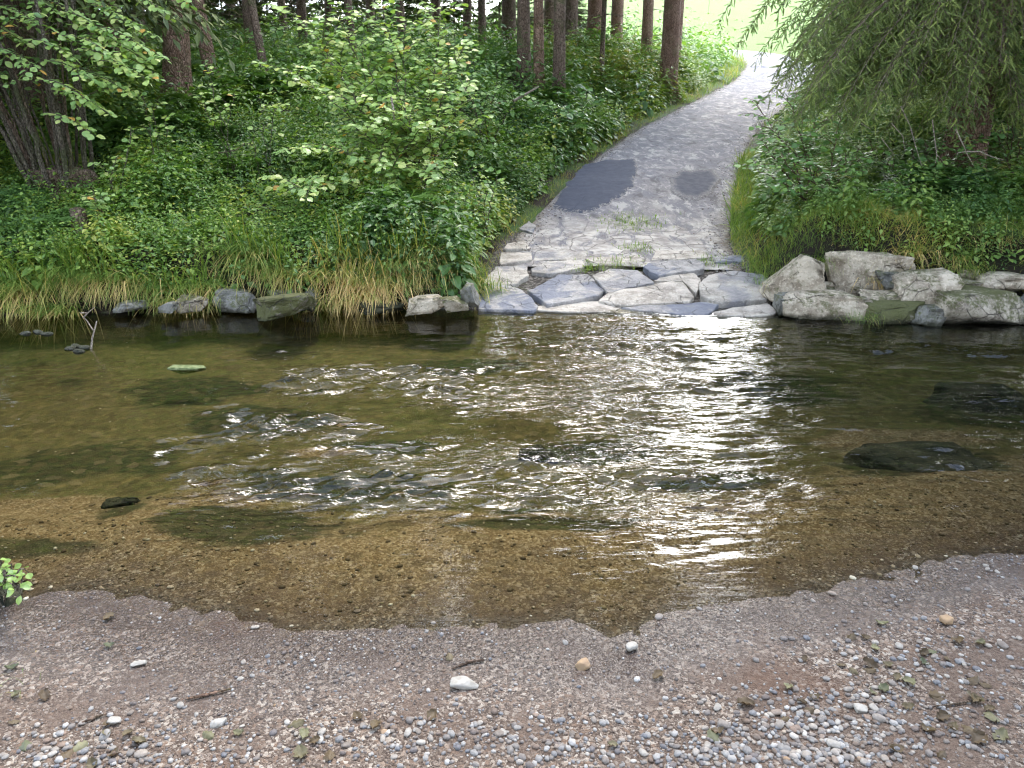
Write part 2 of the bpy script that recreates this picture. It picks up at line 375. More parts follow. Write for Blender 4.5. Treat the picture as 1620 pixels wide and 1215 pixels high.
def tarmat(name, c, c2, spec=.15, r0=.72):
    g = G(name); o = g.pos(); n = g.noise(o, 9, 6, .6); rr_ = g.math('ADD', g.attr('var'), g.math('MULTIPLY', g.math('SUBTRACT', g.noise(o, 16, 7, .75), .5), .55))
    q = g.sep(g.vor(o, 60, out='Color'))[0]; base = g.ramp(q, [(0, (.13, .12, .115)), (.5, (.20, .19, .185)), (1, (.34, .32, .30))])
    col = g.mix(g.mr(rr_, r0, 1.0), g.mix(g.mr(n, .3, .7), c, c2), base); col = g.mix(g.mr(g.noise(o, 45, 4, .7), .66, .72, 0, .5), col, (.30, .28, .27))
    return g.done(g.bsdf(col, .85, spec, g.bump(g.noise(o, 80, 4), .006)))
def plain(name, c, c2, sc=20, rough=.7, bump=.01, spec=.4):
    g = G(name); o = g.pos(); n = g.noise(o, sc, 6, .6)
    return g.done(g.bsdf(g.mix(g.mr(n, .3, .7), c, c2), rough, spec, g.bump(n, bump)))
MT['white_stone'] = plain('white_stone', (.46, .43, .38), (.34, .31, .26), 40, .6, .004)
MT['tan_stone'] = plain('tan_stone', (.42, .28, .15), (.34, .23, .14), 40, .6, .004)

# ------- ground sheet material
def ground_mat():
    g = G('ground'); o = g.pos(); x, y, z = g.sep(o)[0], g.sep(o)[1], g.sep(o)[2]
    bank, weed, deep, wet, mead = g.attr('bank'), g.attr('weed'), g.attr('deep'), g.attr('wet'), g.attr('mead')
    wob = g.noise(o, 7, 3)
    wv = g.n('ShaderNodeVectorMath', operation='ADD'); g.l(o, wv.inputs[0])
    cc = g.n('ShaderNodeTexNoise'); cc.inputs['Scale'].default_value = 30; g.l(o, cc.inputs['Vector'])
    sc = g.n('ShaderNodeVectorMath', operation='SCALE'); g.l(cc.outputs['Color'], sc.inputs[0]); sc.inputs['Scale'].default_value = .02; g.l(sc.outputs[0], wv.inputs[1])
    q = wv.outputs[0]
    v1c = g.vor(q, 150, out='Color'); v1d = g.vor(q, 150); v2c = g.vor(q, 72, out='Color'); v2d = g.vor(q, 72)
    gr = g.sep(v1c)[0]; gr2 = g.sep(v2c)[1]
    c1 = g.ramp(gr, [(0, (.06, .048, .042)), (.35, (.115, .092, .080)), (.7, (.17, .143, .125)), (.9, (.25, .22, .20)), (1, (.42, .40, .37))])
    c2 = g.ramp(gr2, [(0, (.08, .065, .055)), (.5, (.15, .125, .11)), (.8, (.20, .15, .12)), (1, (.42, .40, .37))])
    shore = g.mix(g.mr(gr2, .72, .74), c1, c2)
    sand = g.mix(g.mr(g.noise(o, 300, 2), .3, .7), (.105, .080, .068), (.165, .13, .112))
    big = g.noise(o, 2.2, 5, .6)
    shore = g.mix(g.mr(big, .46, .60, 0, .75), shore, sand)
    shore = g.mix(g.mr(g.noise(o, 1.3, 4), .56, .70, 0, .35), shore, (.12, .065, .042))
    shore = g.mix(g.math('MULTIPLY', wet, .7), shore, g.mix(1.0, shore, (.50, .46, .45), 'MULTIPLY'))
    # stream bed: ochre gravel, green-brown algae and weed, painted darker where deep for missing water absorption
    bedc = g.mix(g.mr(gr2, .45, .47), g.ramp(gr, [(0, (.10, .070, .032)), (.5, (.20, .148, .075)), (.85, (.29, .22, .125)), (1, (.46, .40, .28))]),
                 g.ramp(gr2, [(0, (.07, .048, .022)), (.6, (.17, .12, .06)), (1, (.40, .34, .22))]))
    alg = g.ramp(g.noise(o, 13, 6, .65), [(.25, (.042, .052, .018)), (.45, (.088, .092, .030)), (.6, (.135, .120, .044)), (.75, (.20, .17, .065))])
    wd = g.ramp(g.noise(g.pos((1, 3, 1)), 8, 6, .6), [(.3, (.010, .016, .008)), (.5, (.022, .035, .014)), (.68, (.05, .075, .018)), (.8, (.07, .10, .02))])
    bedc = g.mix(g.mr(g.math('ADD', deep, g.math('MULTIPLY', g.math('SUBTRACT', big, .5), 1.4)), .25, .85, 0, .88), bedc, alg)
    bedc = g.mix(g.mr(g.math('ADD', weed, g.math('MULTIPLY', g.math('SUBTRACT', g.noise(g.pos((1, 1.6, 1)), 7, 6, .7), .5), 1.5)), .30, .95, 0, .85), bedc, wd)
    cb_ = g.vor(q, 16, out='Color'); bedc = g.mix(g.mr(g.sep(cb_)[2], .35, .9, 0, .45), bedc, g.ramp(g.sep(cb_)[0], [(0, (.04, .03, .015)), (.6, (.10, .08, .04)), (1, (.22, .18, .11))]))
    pale = g.vor(o, 13, out='Color'); pdd = g.vor(o, 13)
    bedc = g.mix(g.math('MULTIPLY', g.mr(pdd, .10, .14, 1, 0), g.mr(g.sep(pale)[0], .86, .88)), bedc, (.42, .38, .28))
    low = g.mr(g.math('ADD', z, g.math('MULTIPLY', g.math('SUBTRACT', g.noise(o, 12, 5, .65), .5), .035)), -.032, .006, 1, 0)
    shore = g.mix(g.math('MULTIPLY', g.mr(g.math('ADD', z, g.math('MULTIPLY', g.math('SUBTRACT', g.noise(o, 9, 4), .5), .015)), .004, .022, 1, 0), .5), shore, g.mix(1.0, shore, (.42, .37, .33), 'MULTIPLY'))
    near = g.mix(low, shore, bedc)
    soil = g.mix(g.mr(g.noise(o, 14, 6, .65), .35, .7), (.022, .017, .011), (.05, .038, .024))
    soil = g.mix(g.mr(g.noise(o, 1.4, 5), .42, .6), soil, g.mix(g.noise(o, 40, 3), (.03, .06, .015), (.08, .13, .03)))
    nz_ = g.sep(g.n('ShaderNodeNewGeometry').outputs['Normal'])[2]; soil = g.mix(g.mr(nz_, .72, .88, .95, 0), soil, (.022, .017, .012))
    jm = g.attr('joint'); soil = g.mix(jm, soil, g.mix(g.mr(g.noise(o, 25, 5, .7), .45, .65), (.05, .042, .034), (.24, .215, .185)))
    far = g.mix(mead, soil, g.mix(g.noise(o, .8, 6, .7), (.065, .125, .015), (.115, .19, .028)))
    col = g.mix(bank, near, far)
    col = g.mix(g.math('SUBTRACT', 1.0, bank), col, g.mix(1.0, col, (1.08, .99, .88), 'MULTIPLY'))
    gh = g.math('ADD', g.math('MULTIPLY', g.mr(v1d, 0, .55, 1, 0), .5), g.math('MULTIPLY', g.mr(v2d, 0, .6, 1, 0), .8))
    gh = g.math('ADD', gh, g.math('MULTIPLY', g.noise(o, 160, 3), .3))
    rough = g.mix(wet, (.85, .85, .85), (.26, .26, .26))
    return g.done(g.bsdf(col, rough, g.math('ADD', .15, g.math('MULTIPLY', wet, .45)), g.bump(gh, .007, .8)))
MT['ground'] = ground_mat()

# ------------------------------------------------------------------ ground sheet
def axis(parts):
    a = []
    for lo, hi, st in parts: a.append(np.arange(lo, hi - st * .3, st))
    return np.unique(np.round(np.concatenate(a), 4))
def grow(start, end, st, k=1.13):
    o = [start]; 
    while o[-1] < end: o.append(o[-1] + st); st *= k
    return np.array(o[1:])
gx0 = np.arange(-7, 7.001, .05); gxr = grow(7, 420, .06); GX = np.concatenate([-gxr[::-1], gx0, gxr])
gy0 = np.arange(1.0, 10.0, .045); gy1 = np.arange(10.0, 26, .14); gy2 = grow(25.9, 520, .3, 1.06); gyb = 1.0 - grow(0, 60, .06, 1.2)[::-1]
GY = np.concatenate([gyb, gy0, gy1, gy2])
def grid(GX, GY, zf):
    X, Y = np.meshgrid(GX, GY); Z = zf(X, Y)
    nx = len(GX); i = np.arange(len(GY) - 1)[:, None] * nx; j = np.arange(nx - 1)[None]
    Q = np.stack([i + j, i + j + 1, i + nx + j + 1, i + nx + j], -1).reshape(-1, 4)
    return X, Y, Z, Q
def ell(X, Y, px, py, rx, ry, z=-.15, soft=.35):
    c = pz(px, py, z); ex = abs(pz(px + rx, py, z)[0] - c[0]); ey = abs(pz(px, py - ry, z)[1] - pz(px, py + ry, z)[1]) / 2
    d = np.sqrt(((X - c[0]) / ex) ** 2 + ((Y - c[1]) / ey) ** 2) + .85 * fbm(X * 1.8 + px, Y * 3.4, o=5, s=41, g=.62)
    return 1 - ss(d, 1 - soft, 1 + soft)
X, Y, Z, Q = grid(GX, GY, ground)
a_ = Y - near_y(X); tb = Y - far_y(X)
bank = ss(tb, -.03, .05)
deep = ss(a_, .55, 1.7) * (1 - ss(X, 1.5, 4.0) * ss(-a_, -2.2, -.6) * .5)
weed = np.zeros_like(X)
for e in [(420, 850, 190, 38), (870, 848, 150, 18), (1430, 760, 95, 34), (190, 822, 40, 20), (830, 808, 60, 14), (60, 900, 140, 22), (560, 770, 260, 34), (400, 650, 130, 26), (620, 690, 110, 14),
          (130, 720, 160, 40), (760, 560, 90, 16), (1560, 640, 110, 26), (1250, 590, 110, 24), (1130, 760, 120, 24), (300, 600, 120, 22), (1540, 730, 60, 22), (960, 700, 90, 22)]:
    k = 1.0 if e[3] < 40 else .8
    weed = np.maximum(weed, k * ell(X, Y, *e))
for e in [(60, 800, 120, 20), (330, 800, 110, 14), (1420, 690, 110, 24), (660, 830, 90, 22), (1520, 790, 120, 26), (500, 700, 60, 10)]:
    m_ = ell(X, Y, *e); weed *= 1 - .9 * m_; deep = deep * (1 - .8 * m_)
wetb = np.interp(X.ravel(), [-9, -2.0, -1.2, -.4, .3, 1.0, 1.8, 3, 9], [.4, .65, .55, .42, .5, .42, .32, .3, .3]).reshape(X.shape)
wet = (1 - ss(-a_ + .10 * fbm(X * 4, Y * 4, o=3, s=51), wetb * .6, wetb * 1.3)) * (a_ < 0.05)
mead = ss(Y + 2.0 * fbm(X * .2, Y * .2, o=2, s=5), 38, 44) * 1.0
mead = np.maximum(mead, ss(X - (cx(Y) + 3), 0, 3) * ss(Y, 30, 36))
trk = (np.abs(X - cx(Y)) < hw(Y) * .97) & (tb > .2) & (Y < 40.5)
Zj = (np.abs(X - cx(Y)) < hw(Y) * 1.0) & (tb > -.1) & (Y < 9.5)
Zg = np.where(trk, Z - .06, Z); Zg = np.where(Zj, zt(Y) - .025 + .012 * fbm(X * 6, Y * 6, o=3, s=15), Zg)
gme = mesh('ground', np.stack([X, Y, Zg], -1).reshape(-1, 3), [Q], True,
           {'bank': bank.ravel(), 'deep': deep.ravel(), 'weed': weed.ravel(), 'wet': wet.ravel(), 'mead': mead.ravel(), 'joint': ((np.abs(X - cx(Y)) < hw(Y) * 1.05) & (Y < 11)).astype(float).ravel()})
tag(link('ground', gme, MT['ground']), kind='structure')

# ------------------------------------------------------------------ water
def water_mat():
    g = G('stream_water'); o = g.pos(); ch = g.attr('chop')
    wv = g.pos((1.0, 3.4, 1)); n1 = g.noise(wv, 8, 2, .5, .1); n2 = g.noise(g.pos((1, 1.9, 1)), 32, 3, .5)
    h = n1
    st = g.math('ADD', .10, g.math('MULTIPLY', ch, 1.1))
    bn = g.n('ShaderNodeBump'); g.l(h, bn.inputs['Height']); bn.inputs['Distance'].default_value = .018; g.l(st, bn.inputs['Strength'])
    fr = g.n('ShaderNodeFresnel'); fr.inputs['IOR'].default_value = 1.5; g.l(bn.outputs[0], fr.inputs['Normal'])
    gl = g.n('ShaderNodeBsdfGlossy'); gl.inputs['Roughness'].default_value = .07; g.l(bn.outputs[0], gl.inputs['Normal'])
    tr = g.n('ShaderNodeBsdfTransparent'); tr.inputs[0].default_value = (.90, .91, .82, 1)
    m = g.n('ShaderNodeMixShader'); g.l(fr.outputs[0], m.inputs[0]); g.l(tr.outputs[0], m.inputs[1]); g.l(gl.outputs[0], m.inputs[2])
    return g.done(m.outputs[0])
WX = np.concatenate([-grow(6.6, 60, .06, 1.2)[::-1], np.arange(-6.6, 6.601, .024), grow(6.6, 60, .06, 1.2)]); WY = np.concatenate([np.arange(2.2, 8.85, .0145)])
def chopmask(X, Y):
    c = np.zeros_like(X)
    for px, py, rx, ry, k in [(560, 600, 190, 26, .9), (420, 690, 130, 45, 1.0), (640, 730, 330, 30, 1.0), (560, 780, 230, 30, .9), (380, 760, 110, 40, 1.0), (800, 625, 160, 22, .9),
                              (300, 825, 90, 18, .8), (380, 855, 110, 18, .45), (900, 780, 160, 30, .8), (100, 780, 120, 22, .35), (80, 915, 110, 22, .4), (1080, 780, 190, 45, .75), (1150, 620, 110, 40, .5),
                              (1500, 560, 130, 16, .6), (1580, 640, 80, 40, .5), (1450, 720, 120, 16, .4), (980, 580, 130, 50, .6), (1240, 530, 160, 18, .5), (450, 560, 90, 10, .3), (1560, 740, 100, 14, .5)]:
        c = np.maximum(c, k * ell(X, Y, px, py, rx, ry, 0, .6))
    return c
def glaremask(X, Y):
    g_ = np.maximum(ell(X, Y, 1090, 640, 220, 190, 0, .5), ell(X, Y, 1080, 880, 190, 70, 0, .5) * .35)
    return g_
def wave(X, Y):
    ch, gm = chopmask(X, Y), glaremask(X, Y)
    wx = .06 * fbm(X * 2.2, Y * 2.2, o=2, s=61); wy = .05 * fbm(X * 1.7, Y * 1.7, o=2, s=62)
    fan = .10 * (X - 1.9) ** 2 * 1.0
    U, Vv = X + wx, Y + wy + fan * .5
    rip = fbm(U * 2.0, Vv * 10.5, o=2, s=63, g=.55) * .022 + fbm(U * 4.5, Vv * 21, o=1, s=64) * .013
    chp = (fbm(U * 3.3 + Y * .6, Vv * 11.5, o=2, s=65, g=.5) * .056 + fbm(U * 7.5, Vv * 22, o=1, s=66, g=.5) * .036) * (.35 + .85 * ss(fbm(U * 2.6, Vv * 5.0, o=2, s=60), -.3, .15))
    calm = fbm(X * 2.4, Y * 5.5, o=3, s=67) * (.004 + .004 * ss(X, -3, -1))
    tb = Y - far_y(X); a = Y - near_y(X)
    e = ss(a, .05, .8); sw = ss(fbm(X * 1.2, Y * 2.4, o=2, s=68), -.3, .5)
    long_ = .0055 * np.clip(1 - np.abs(fbm(X * .9 + 3, (Y + fan * .6) * 5.2, o=2, s=69)) * 5, 0, 1) * ss(a, .05, .5)
    return calm * e + rip * (gm * (.55 + .45 * sw)) * e + chp * ch * (.45 + .55 * sw) * e + long_ * (.35 + gm) * .6, np.clip(ch * .9 + gm * .5, 0, 1) * e
WXX, WYY = np.meshgrid(WX, WY); hz, chp_ = wave(WXX, WYY)
nx = len(WX); i = np.arange(len(WY) - 1)[:, None] * nx; j = np.arange(nx - 1)[None]
WQ = np.stack([i + j, i + j + 1, i + nx + j + 1, i + nx + j], -1).reshape(-1, 4)
keep = ((WYY - near_y(WXX)) > -.12) & ((WYY - far_y(WXX)) < np.where(WXX > 3, .8, .35))
WQ = WQ[keep.ravel()[WQ].all(1)]
used = np.unique(WQ); remap = np.zeros(WXX.size, np.int64); remap[used] = np.arange(len(used))
wme = mesh('water', np.stack([WXX, WYY, hz], -1).reshape(-1, 3)[used], [remap[WQ]], True, {'chop': chp_.ravel()[used]})
tag(link('water', wme, water_mat()), kind='structure')

# ------------------------------------------------------------------ track
def track_mat():
    g = G('worn_track'); o = g.pos(); u, s_ = g.attr('u'), g.attr('s')
    q = g.vor(o, 60, out='Color'); gr = g.sep(q)[0]; n = g.noise(o, 1.7, 7, .62, .4); n2 = g.noise(g.pos((1, .45, 1)), 5, 6, .65, .8); fine = g.noise(o, 90, 3)
    c = g.ramp(gr, [(0, (.20, .185, .175)), (.5, (.245, .228, .218)), (1, (.31, .29, .275))])
    c = g.mix(g.mr(n, .42, .58, 0, .75), c, (.19, .185, .20))
    c = g.mix(g.mr(n2, .50, .60, 0, .6), c, (.46, .43, .385))
    c = g.mix(g.mr(g.noise(o, 9, 6, .7), .58, .68, 0, .6), c, (.15, .13, .115))
    yy = g.sep(o)[1]; up_ = g.mr(yy, 10.5, 14.5); lane = g.mr(g.math('ABSOLUTE', g.math('SUBTRACT', g.math('ABSOLUTE', g.math('ADD', u, g.math('MULTIPLY', g.math('SUBTRACT', n, .5), .5))), .5)), .1, .3, 1, 0)
    c = g.mix(g.math('MULTIPLY', up_, .35), c, (.22, .215, .235)); c = g.mix(g.math('MULTIPLY', lane, .4), c, (.17, .168, .185))
    st_ = g.noise(g.pos((1.6, .8, 1)), 3.2, 8, .72, .6); c = g.mix(g.mr(st_, .53, .60, 0, .75), c, (.50, .47, .43)); c = g.mix(g.mr(st_, .45, .37, 0, .7), c, (.11, .10, .10))
    pav = g.math('MULTIPLY', g.mr(g.math('ADD', yy, g.math('MULTIPLY', n, 1.5)), 11.2, 13.2, 1, 0), .85)
    wm_ = g.n('ShaderNodeMix', data_type='VECTOR'); wm_.inputs['Factor'].default_value = .22; g.l(g.pos((1, .8, 1)), wm_.inputs['A']); wn_ = g.n('ShaderNodeTexNoise'); wn_.inputs['Scale'].default_value = 3; wn_.inputs['Detail'].default_value = 6; g.l(o, wn_.inputs['Vector']); g.l(wn_.outputs['Color'], wm_.inputs['B'])
    cv_ = g.n('ShaderNodeTexVoronoi', feature='DISTANCE_TO_EDGE'); cv_.inputs['Scale'].default_value = 3.0; g.l(wm_.outputs['Result'], cv_.inputs['Vector'])
    pc = g.mix(g.mr(g.noise(g.pos((1, 1.6, 1)), 4, 7, .68), .38, .62), (.30, .265, .235), (.60, .55, .48)); pc = g.mix(g.mr(g.math('SUBTRACT', cv_.outputs['Distance'], g.math('MULTIPLY', g.noise(o, 8, 4), .02)), .0, .02, .75, 0), pc, (.13, .11, .09))
    c = g.mix(g.math('MULTIPLY', pav, g.mr(n2, .38, .5)), c, pc)
    ed = g.math('ADD', g.math('ABSOLUTE', u), g.math('MULTIPLY', g.math('SUBTRACT', g.noise(o, 4, 4), .5), .35))
    c = g.mix(g.mr(ed, .80, .98, 0, .9), c, g.mix(gr, (.10, .08, .055), (.24, .20, .15)))
    h = g.math('ADD', g.math('MULTIPLY', n2, 1.5), g.math('ADD', g.math('MULTIPLY', gr, .3), g.math('MULTIPLY', fine, .3)))
    return g.done(g.bsdf(c, .9, .12, g.bump(h, .03, .8)))
cl = []
for y in np.arange(9.55, 38, .12): cl.append((float(cx(y)), y, float(hw(y))))
tail = bez(np.array([cl[-1][0], cl[-1][1], 0]), np.array([14.2, 45.5, 0]), np.array([7, 46.8, 0]), 40)[1:]
for t_ in tail: cl.append((t_[0], t_[1], 1.65))
for x_ in np.arange(6.7, -30, -.6): cl.append((x_, 46.8 + .01 * (7 - x_), 1.65))
cl = np.array(cl); T_ = np.gradient(cl[:, :2], axis=0); T_ /= np.linalg.norm(T_, axis=1, keepdims=True); N_ = np.stack([T_[:, 1], -T_[:, 0]], 1)
arc = np.concatenate([[0], np.cumsum(np.linalg.norm(np.diff(cl[:, :2], axis=0), axis=1))])
us = np.linspace(-1, 1, 41)
rag = 1 + .05 * fbm(arc[:, None] * 1.4 + us[None] * 0, np.sign(us)[None] * 7 + arc[:, None] * 0, o=4, s=71)
TX = cl[:, 0, None] + N_[:, 0, None] * us * cl[:, 2, None] * rag; TY = cl[:, 1, None] + N_[:, 1, None] * us * cl[:, 2, None] * rag
def track_z(x, y):
    x, y = np.asarray(x, float), np.asarray(y, float)
    u = (x - cx(y)) / hw(y)
    r = .012 - .03 * np.clip(u * u, 0, 1.2) - .012 * np.exp(-((np.abs(u) - .5) / .18) ** 2) + .012 * fbm(x * 2.2, y * 2.2, o=4, s=73) + .004 * fbm(x * 14, y * 14, o=2, s=74)
    return zt(y) + r
TZ = np.where(TY < 37.6, track_z(TX, TY), ground(TX, TY) + .05)
TZ = TZ - .05 * (np.abs(us)[None] > .97)
nu = len(us); i = np.arange(len(cl) - 1)[:, None] * nu; j = np.arange(nu - 1)[None]
TQ = np.stack([i + j, i + j + 1, i + nu + j + 1, i + nu + j], -1).reshape(-1, 4)
tme = mesh('track', np.stack([TX, TY, TZ], -1).reshape(-1, 3), [TQ], True, {'u': np.broadcast_to(us, TX.shape).ravel(), 's': np.repeat(arc, nu)})
tag(link('track', tme, track_mat()), kind='structure')

def solve(px, py, zf):
    z = 0.0
    for _ in range(25):
        p = pz(px, py, z); z = .5 * z + .5 * float(zf(p[0], p[1]))
    return pz(px, py, z)
def patch(name, pts, mat, lift):
    P = np.array([solve(a, b, track_z) for a, b in pts])[:, :2]
    c = P.mean(0); t = np.linspace(0, len(P), 220, endpoint=False)
    B = np.stack([np.interp(t, np.arange(len(P) + 1), np.append(P[:, k], P[0, k])) for k in (0, 1)], 1)
    B += .09 * np.stack([fbm(B[:, 0] * 4, B[:, 1] * 4, o=3, s=5 + k, g=.45) for k in (0, 1)], 1)
    rr = np.linspace(0, 1, 16)[1:]
    V = [np.array([[c[0], c[1]]])] + [c + (B - c) * r for r in rr]
    V = np.concatenate(V); z = track_z(V[:, 0], V[:, 1]) - .004 * fbm(V[:, 0] * 14, V[:, 1] * 14, o=2, s=74) + .024; z[-220:] -= .026
    V3 = np.column_stack([V, z]); n = 220
    tri = np.stack([np.zeros(n, int), 1 + np.arange(n), 1 + (np.arange(n) + 1) % n], -1)
    i = 1 + np.arange(14)[:, None] * n; j = np.arange(n)[None]; j2 = (j + 1) % n
    q = np.stack([i + j, i + n + j, i + n + j2, i + j2], -1).reshape(-1, 4)
    vr = np.concatenate([[0], np.repeat(rr, n)])
    return tag(link(name, mesh(name, V3, [tri, q], True, {'var': vr}), mat), kind='structure')
MT['tar'] = tarmat('fresh_asphalt', (.044, .052, .076), (.064, .073, .100), .2, .92)
MT['tar_old'] = tarmat('old_asphalt', (.050, .055, .074), (.09, .092, .108), .12, .66)
patch('road_patch', [(903, 266), (960, 253), (1006, 252), (1013, 268), (1003, 291), (989, 309), (961, 325), (925, 338), (888, 337), (876, 327), (892, 300), (906, 281)], MT['tar'], .006)
patch('road_patch', [(1082, 270), (1128, 267), (1140, 284), (1127, 307), (1103, 320), (1076, 316), (1058, 299), (1062, 282)], MT['tar_old'], .004)

# ------------------------------------------------------------------ rocks
def rock_shape(seed, dims, sub=4, box=.6, cuts=9, rough=.08, fine=.022):
    r = np.random.default_rng(seed); V, Fc = ICO[sub]
    p = np.sign(V) * np.abs(V) ** box; p /= np.max(np.abs(p), axis=1, keepdims=True) ** .8
    for _ in range(cuts):
        n = r.normal(size=3); n[2] *= .6; n /= np.linalg.norm(n); d = r.uniform(.66, 1.05)
        e = p @ n - d; p = p - np.where(e > 0, e, 0)[:, None] * n
    o = r.uniform(0, 50, 3)
    d1 = fbm(p[:, 0] * 1.6 + o[0], p[:, 1] * 1.6 + o[1], p[:, 2] * 1.6 + o[2], o=3, s=seed)
    d2 = 1 - 2 * np.abs(fbm(p[:, 0] * 5 + o[0], p[:, 1] * 5 + o[1], p[:, 2] * 5 + o[2], o=3, s=seed + 9))
    d3 = fbm(p[:, 0] * 3 + o[1], p[:, 1] * 3, p[:, 2] * 5 + o[2], o=4, s=seed + 20)
    p = p * (1 + rough * 2 * d1 + fine * 2.4 * d2 + rough * .8 * d3)[:, None]
    ext = np.abs(p).max(0)
    return p / ext * (np.asarray(dims) / 2), Fc
def boulder(box, label, mat, Z=None, depth=None, seed=1, tilt=0, lift=0, group=None, base=0.0, sub=5, boxy=.28, cat='boulder', name='boulder', yaw=0):
    """box = pixel box in the photograph; stands on a ground/water height 'base'"""
    x0, y0, x1, y1 = box; pc = pz((x0 + x1) / 2, y1, base)
    Zc = (pc[1] * CP + (CAM_H - base) * SP) if Z is None else Z
    wd = (x1 - x0) / F * Zc; 
    dep = depth or wd * .8
    cen = pd((x0 + x1) / 2, (y0 + y1) / 2, Zc + dep * .45)
    wd *= (Zc + dep * .45) / Zc
    hpx = (y1 - y0) / F * (Zc + dep * .4)
    hh = max(.05, (hpx - dep * .22) / .93) + .04
    p, Fc = rock_shape(seed, (wd * 1.04, dep, hh), sub, boxy)
    a = R(tilt); q = p.copy(); q[:, 0], q[:, 2] = p[:, 0] * math.cos(a) - p[:, 2] * math.sin(a), p[:, 0] * math.sin(a) + p[:, 2] * math.cos(a)
    me = mesh(name, q, [Fc], True)
    o = link(name, me, mat, loc=(cen[0], cen[1], cen[2] + lift)); o.rotation_euler.z = R(yaw)
    return tag(o, label, cat, group)
GB = 'boulders of the right bank wall'
for k, b in enumerate([
    ((1228, 412, 1300, 486), 'sloping pale rough boulder at the left end of the stone wall, beside the ford slabs', 'lime', 8.25, .55, 0, 22),
    ((1300, 398, 1408, 468), 'largest pale pitted boulder, top of the stone wall next to the ford', 'lime', 8.5, .6, 0, 5),
    ((1248, 462, 1350, 506), 'long pale boulder with a mossy foot at the water, nearest the ford slabs', 'lime', 7.95, .5, 0, 0),
    ((1350, 476, 1444, 517), 'low flat boulder wholly covered in green moss at the waterline', 'lime_mossy', 7.85, .45, 0, 0),
    ((1424, 428, 1510, 490), 'square white boulder hanging over a dark hole in the stone wall', 'lime', 7.95, .5, 0, -6),
    ((1440, 484, 1482, 520), 'small whitish grey stone wedged at the waterline beside the dark hole', 'grey_rock', 7.8, .35, 0, 0),
    ((1490, 460, 1618, 522), 'big rounded boulder, mossy on its left side, near the right end of the wall', 'lime_moss', 7.7, .6, 0, 0),
    ((1372, 464, 1424, 482), 'small flat white stone lying on the moss covered boulder', 'lime', 8.0, .3, .0, 0),
    ((1343, 470, 1374, 488), 'small brownish stone between the large pitted boulder and the moss', 'lime_moss', 8.0, .25, 0, 0),
    ((1545, 432, 1612, 466), 'pale cracked boulder on top of the big rounded one', 'lime', 8.15, .45, 0, 0),
    ((1504, 442, 1552, 466), 'small tan stone above the dark gap of the wall', 'lime_moss', 8.2, .3, 0, 0),
    ((1506, 460, 1536, 486), 'small mossy stone stuck between two large wall boulders', 'lime_mossy', 8.0, .25, 0, 0),
    ((1552, 398, 1606, 424), 'flat topped grey boulder highest on the right bank', 'lime_moss', 8.7, .4, 0, 0),
    ((1408, 402, 1486, 436), 'flat mossy slab of rock under dry grass on top of the wall', 'lime_moss', 8.6, .5, 0, 0),
    ((1600, 466, 1680, 520), 'dark mossy boulder cut by the edge at the far end of the wall', 'grey_rock', 7.75, .5, 0, 0),
    ((1486, 412, 1550, 440), 'half buried mossy rock between grass blades above the square boulder', 'lime_mossy', 8.5, .4, 0, 0),
    ((1600, 418, 1690, 462), 'mossy boulder with yellow moss near the right end of the wall top', 'lime_mossy', 8.3, .5, 0, 0),
    ((1400, 436, 1436, 466), 'narrow dark stone between the largest pitted boulder and the square one', 'grey_rock', 8.15, .35, 0, 0),
    ((1560, 404, 1640, 440), 'long pale stone in the upper row at the right end of the wall', 'lime', 8.55, .4, 0, 0),
    ((1512, 420, 1566, 446), 'brown stone in the upper row behind the small tan one', 'lime_moss', 8.45, .4, 0, 0),
    ((1228, 470, 1256, 502), 'small dark stone in the corner of ford slab and wall', 'grey_rock', 8.1, .3, 0, 0),
    ((1270, 398, 1330, 430), 'mossy pale stone half covered by grass above the sloping boulder', 'lime_moss', 8.75, .4, 0, 0),
    ((1610, 400, 1700, 430), 'grey stone of the upper row cut by the right edge', 'grey_rock', 8.6, .4, 0, 0),
    ((1460, 436, 1520, 450), 'flat stone lying on the square white boulder', 'lime_moss', 8.35, .35, 0, 0),
]):
    box, lab, mt, Zc, dp, lf, tl = b
    gx_, gy_ = (box[2] - box[0]) * .16, (box[3] - box[1]) * .13
    boulder((box[0] - gx_, box[1] - gy_ * 1.4, box[2] + gx_, box[3] + gy_), lab, MT[mt], Zc, dp * 1.15, 100 + k, -tl, lf, GB)
GL = 'stones along the left bank foot'
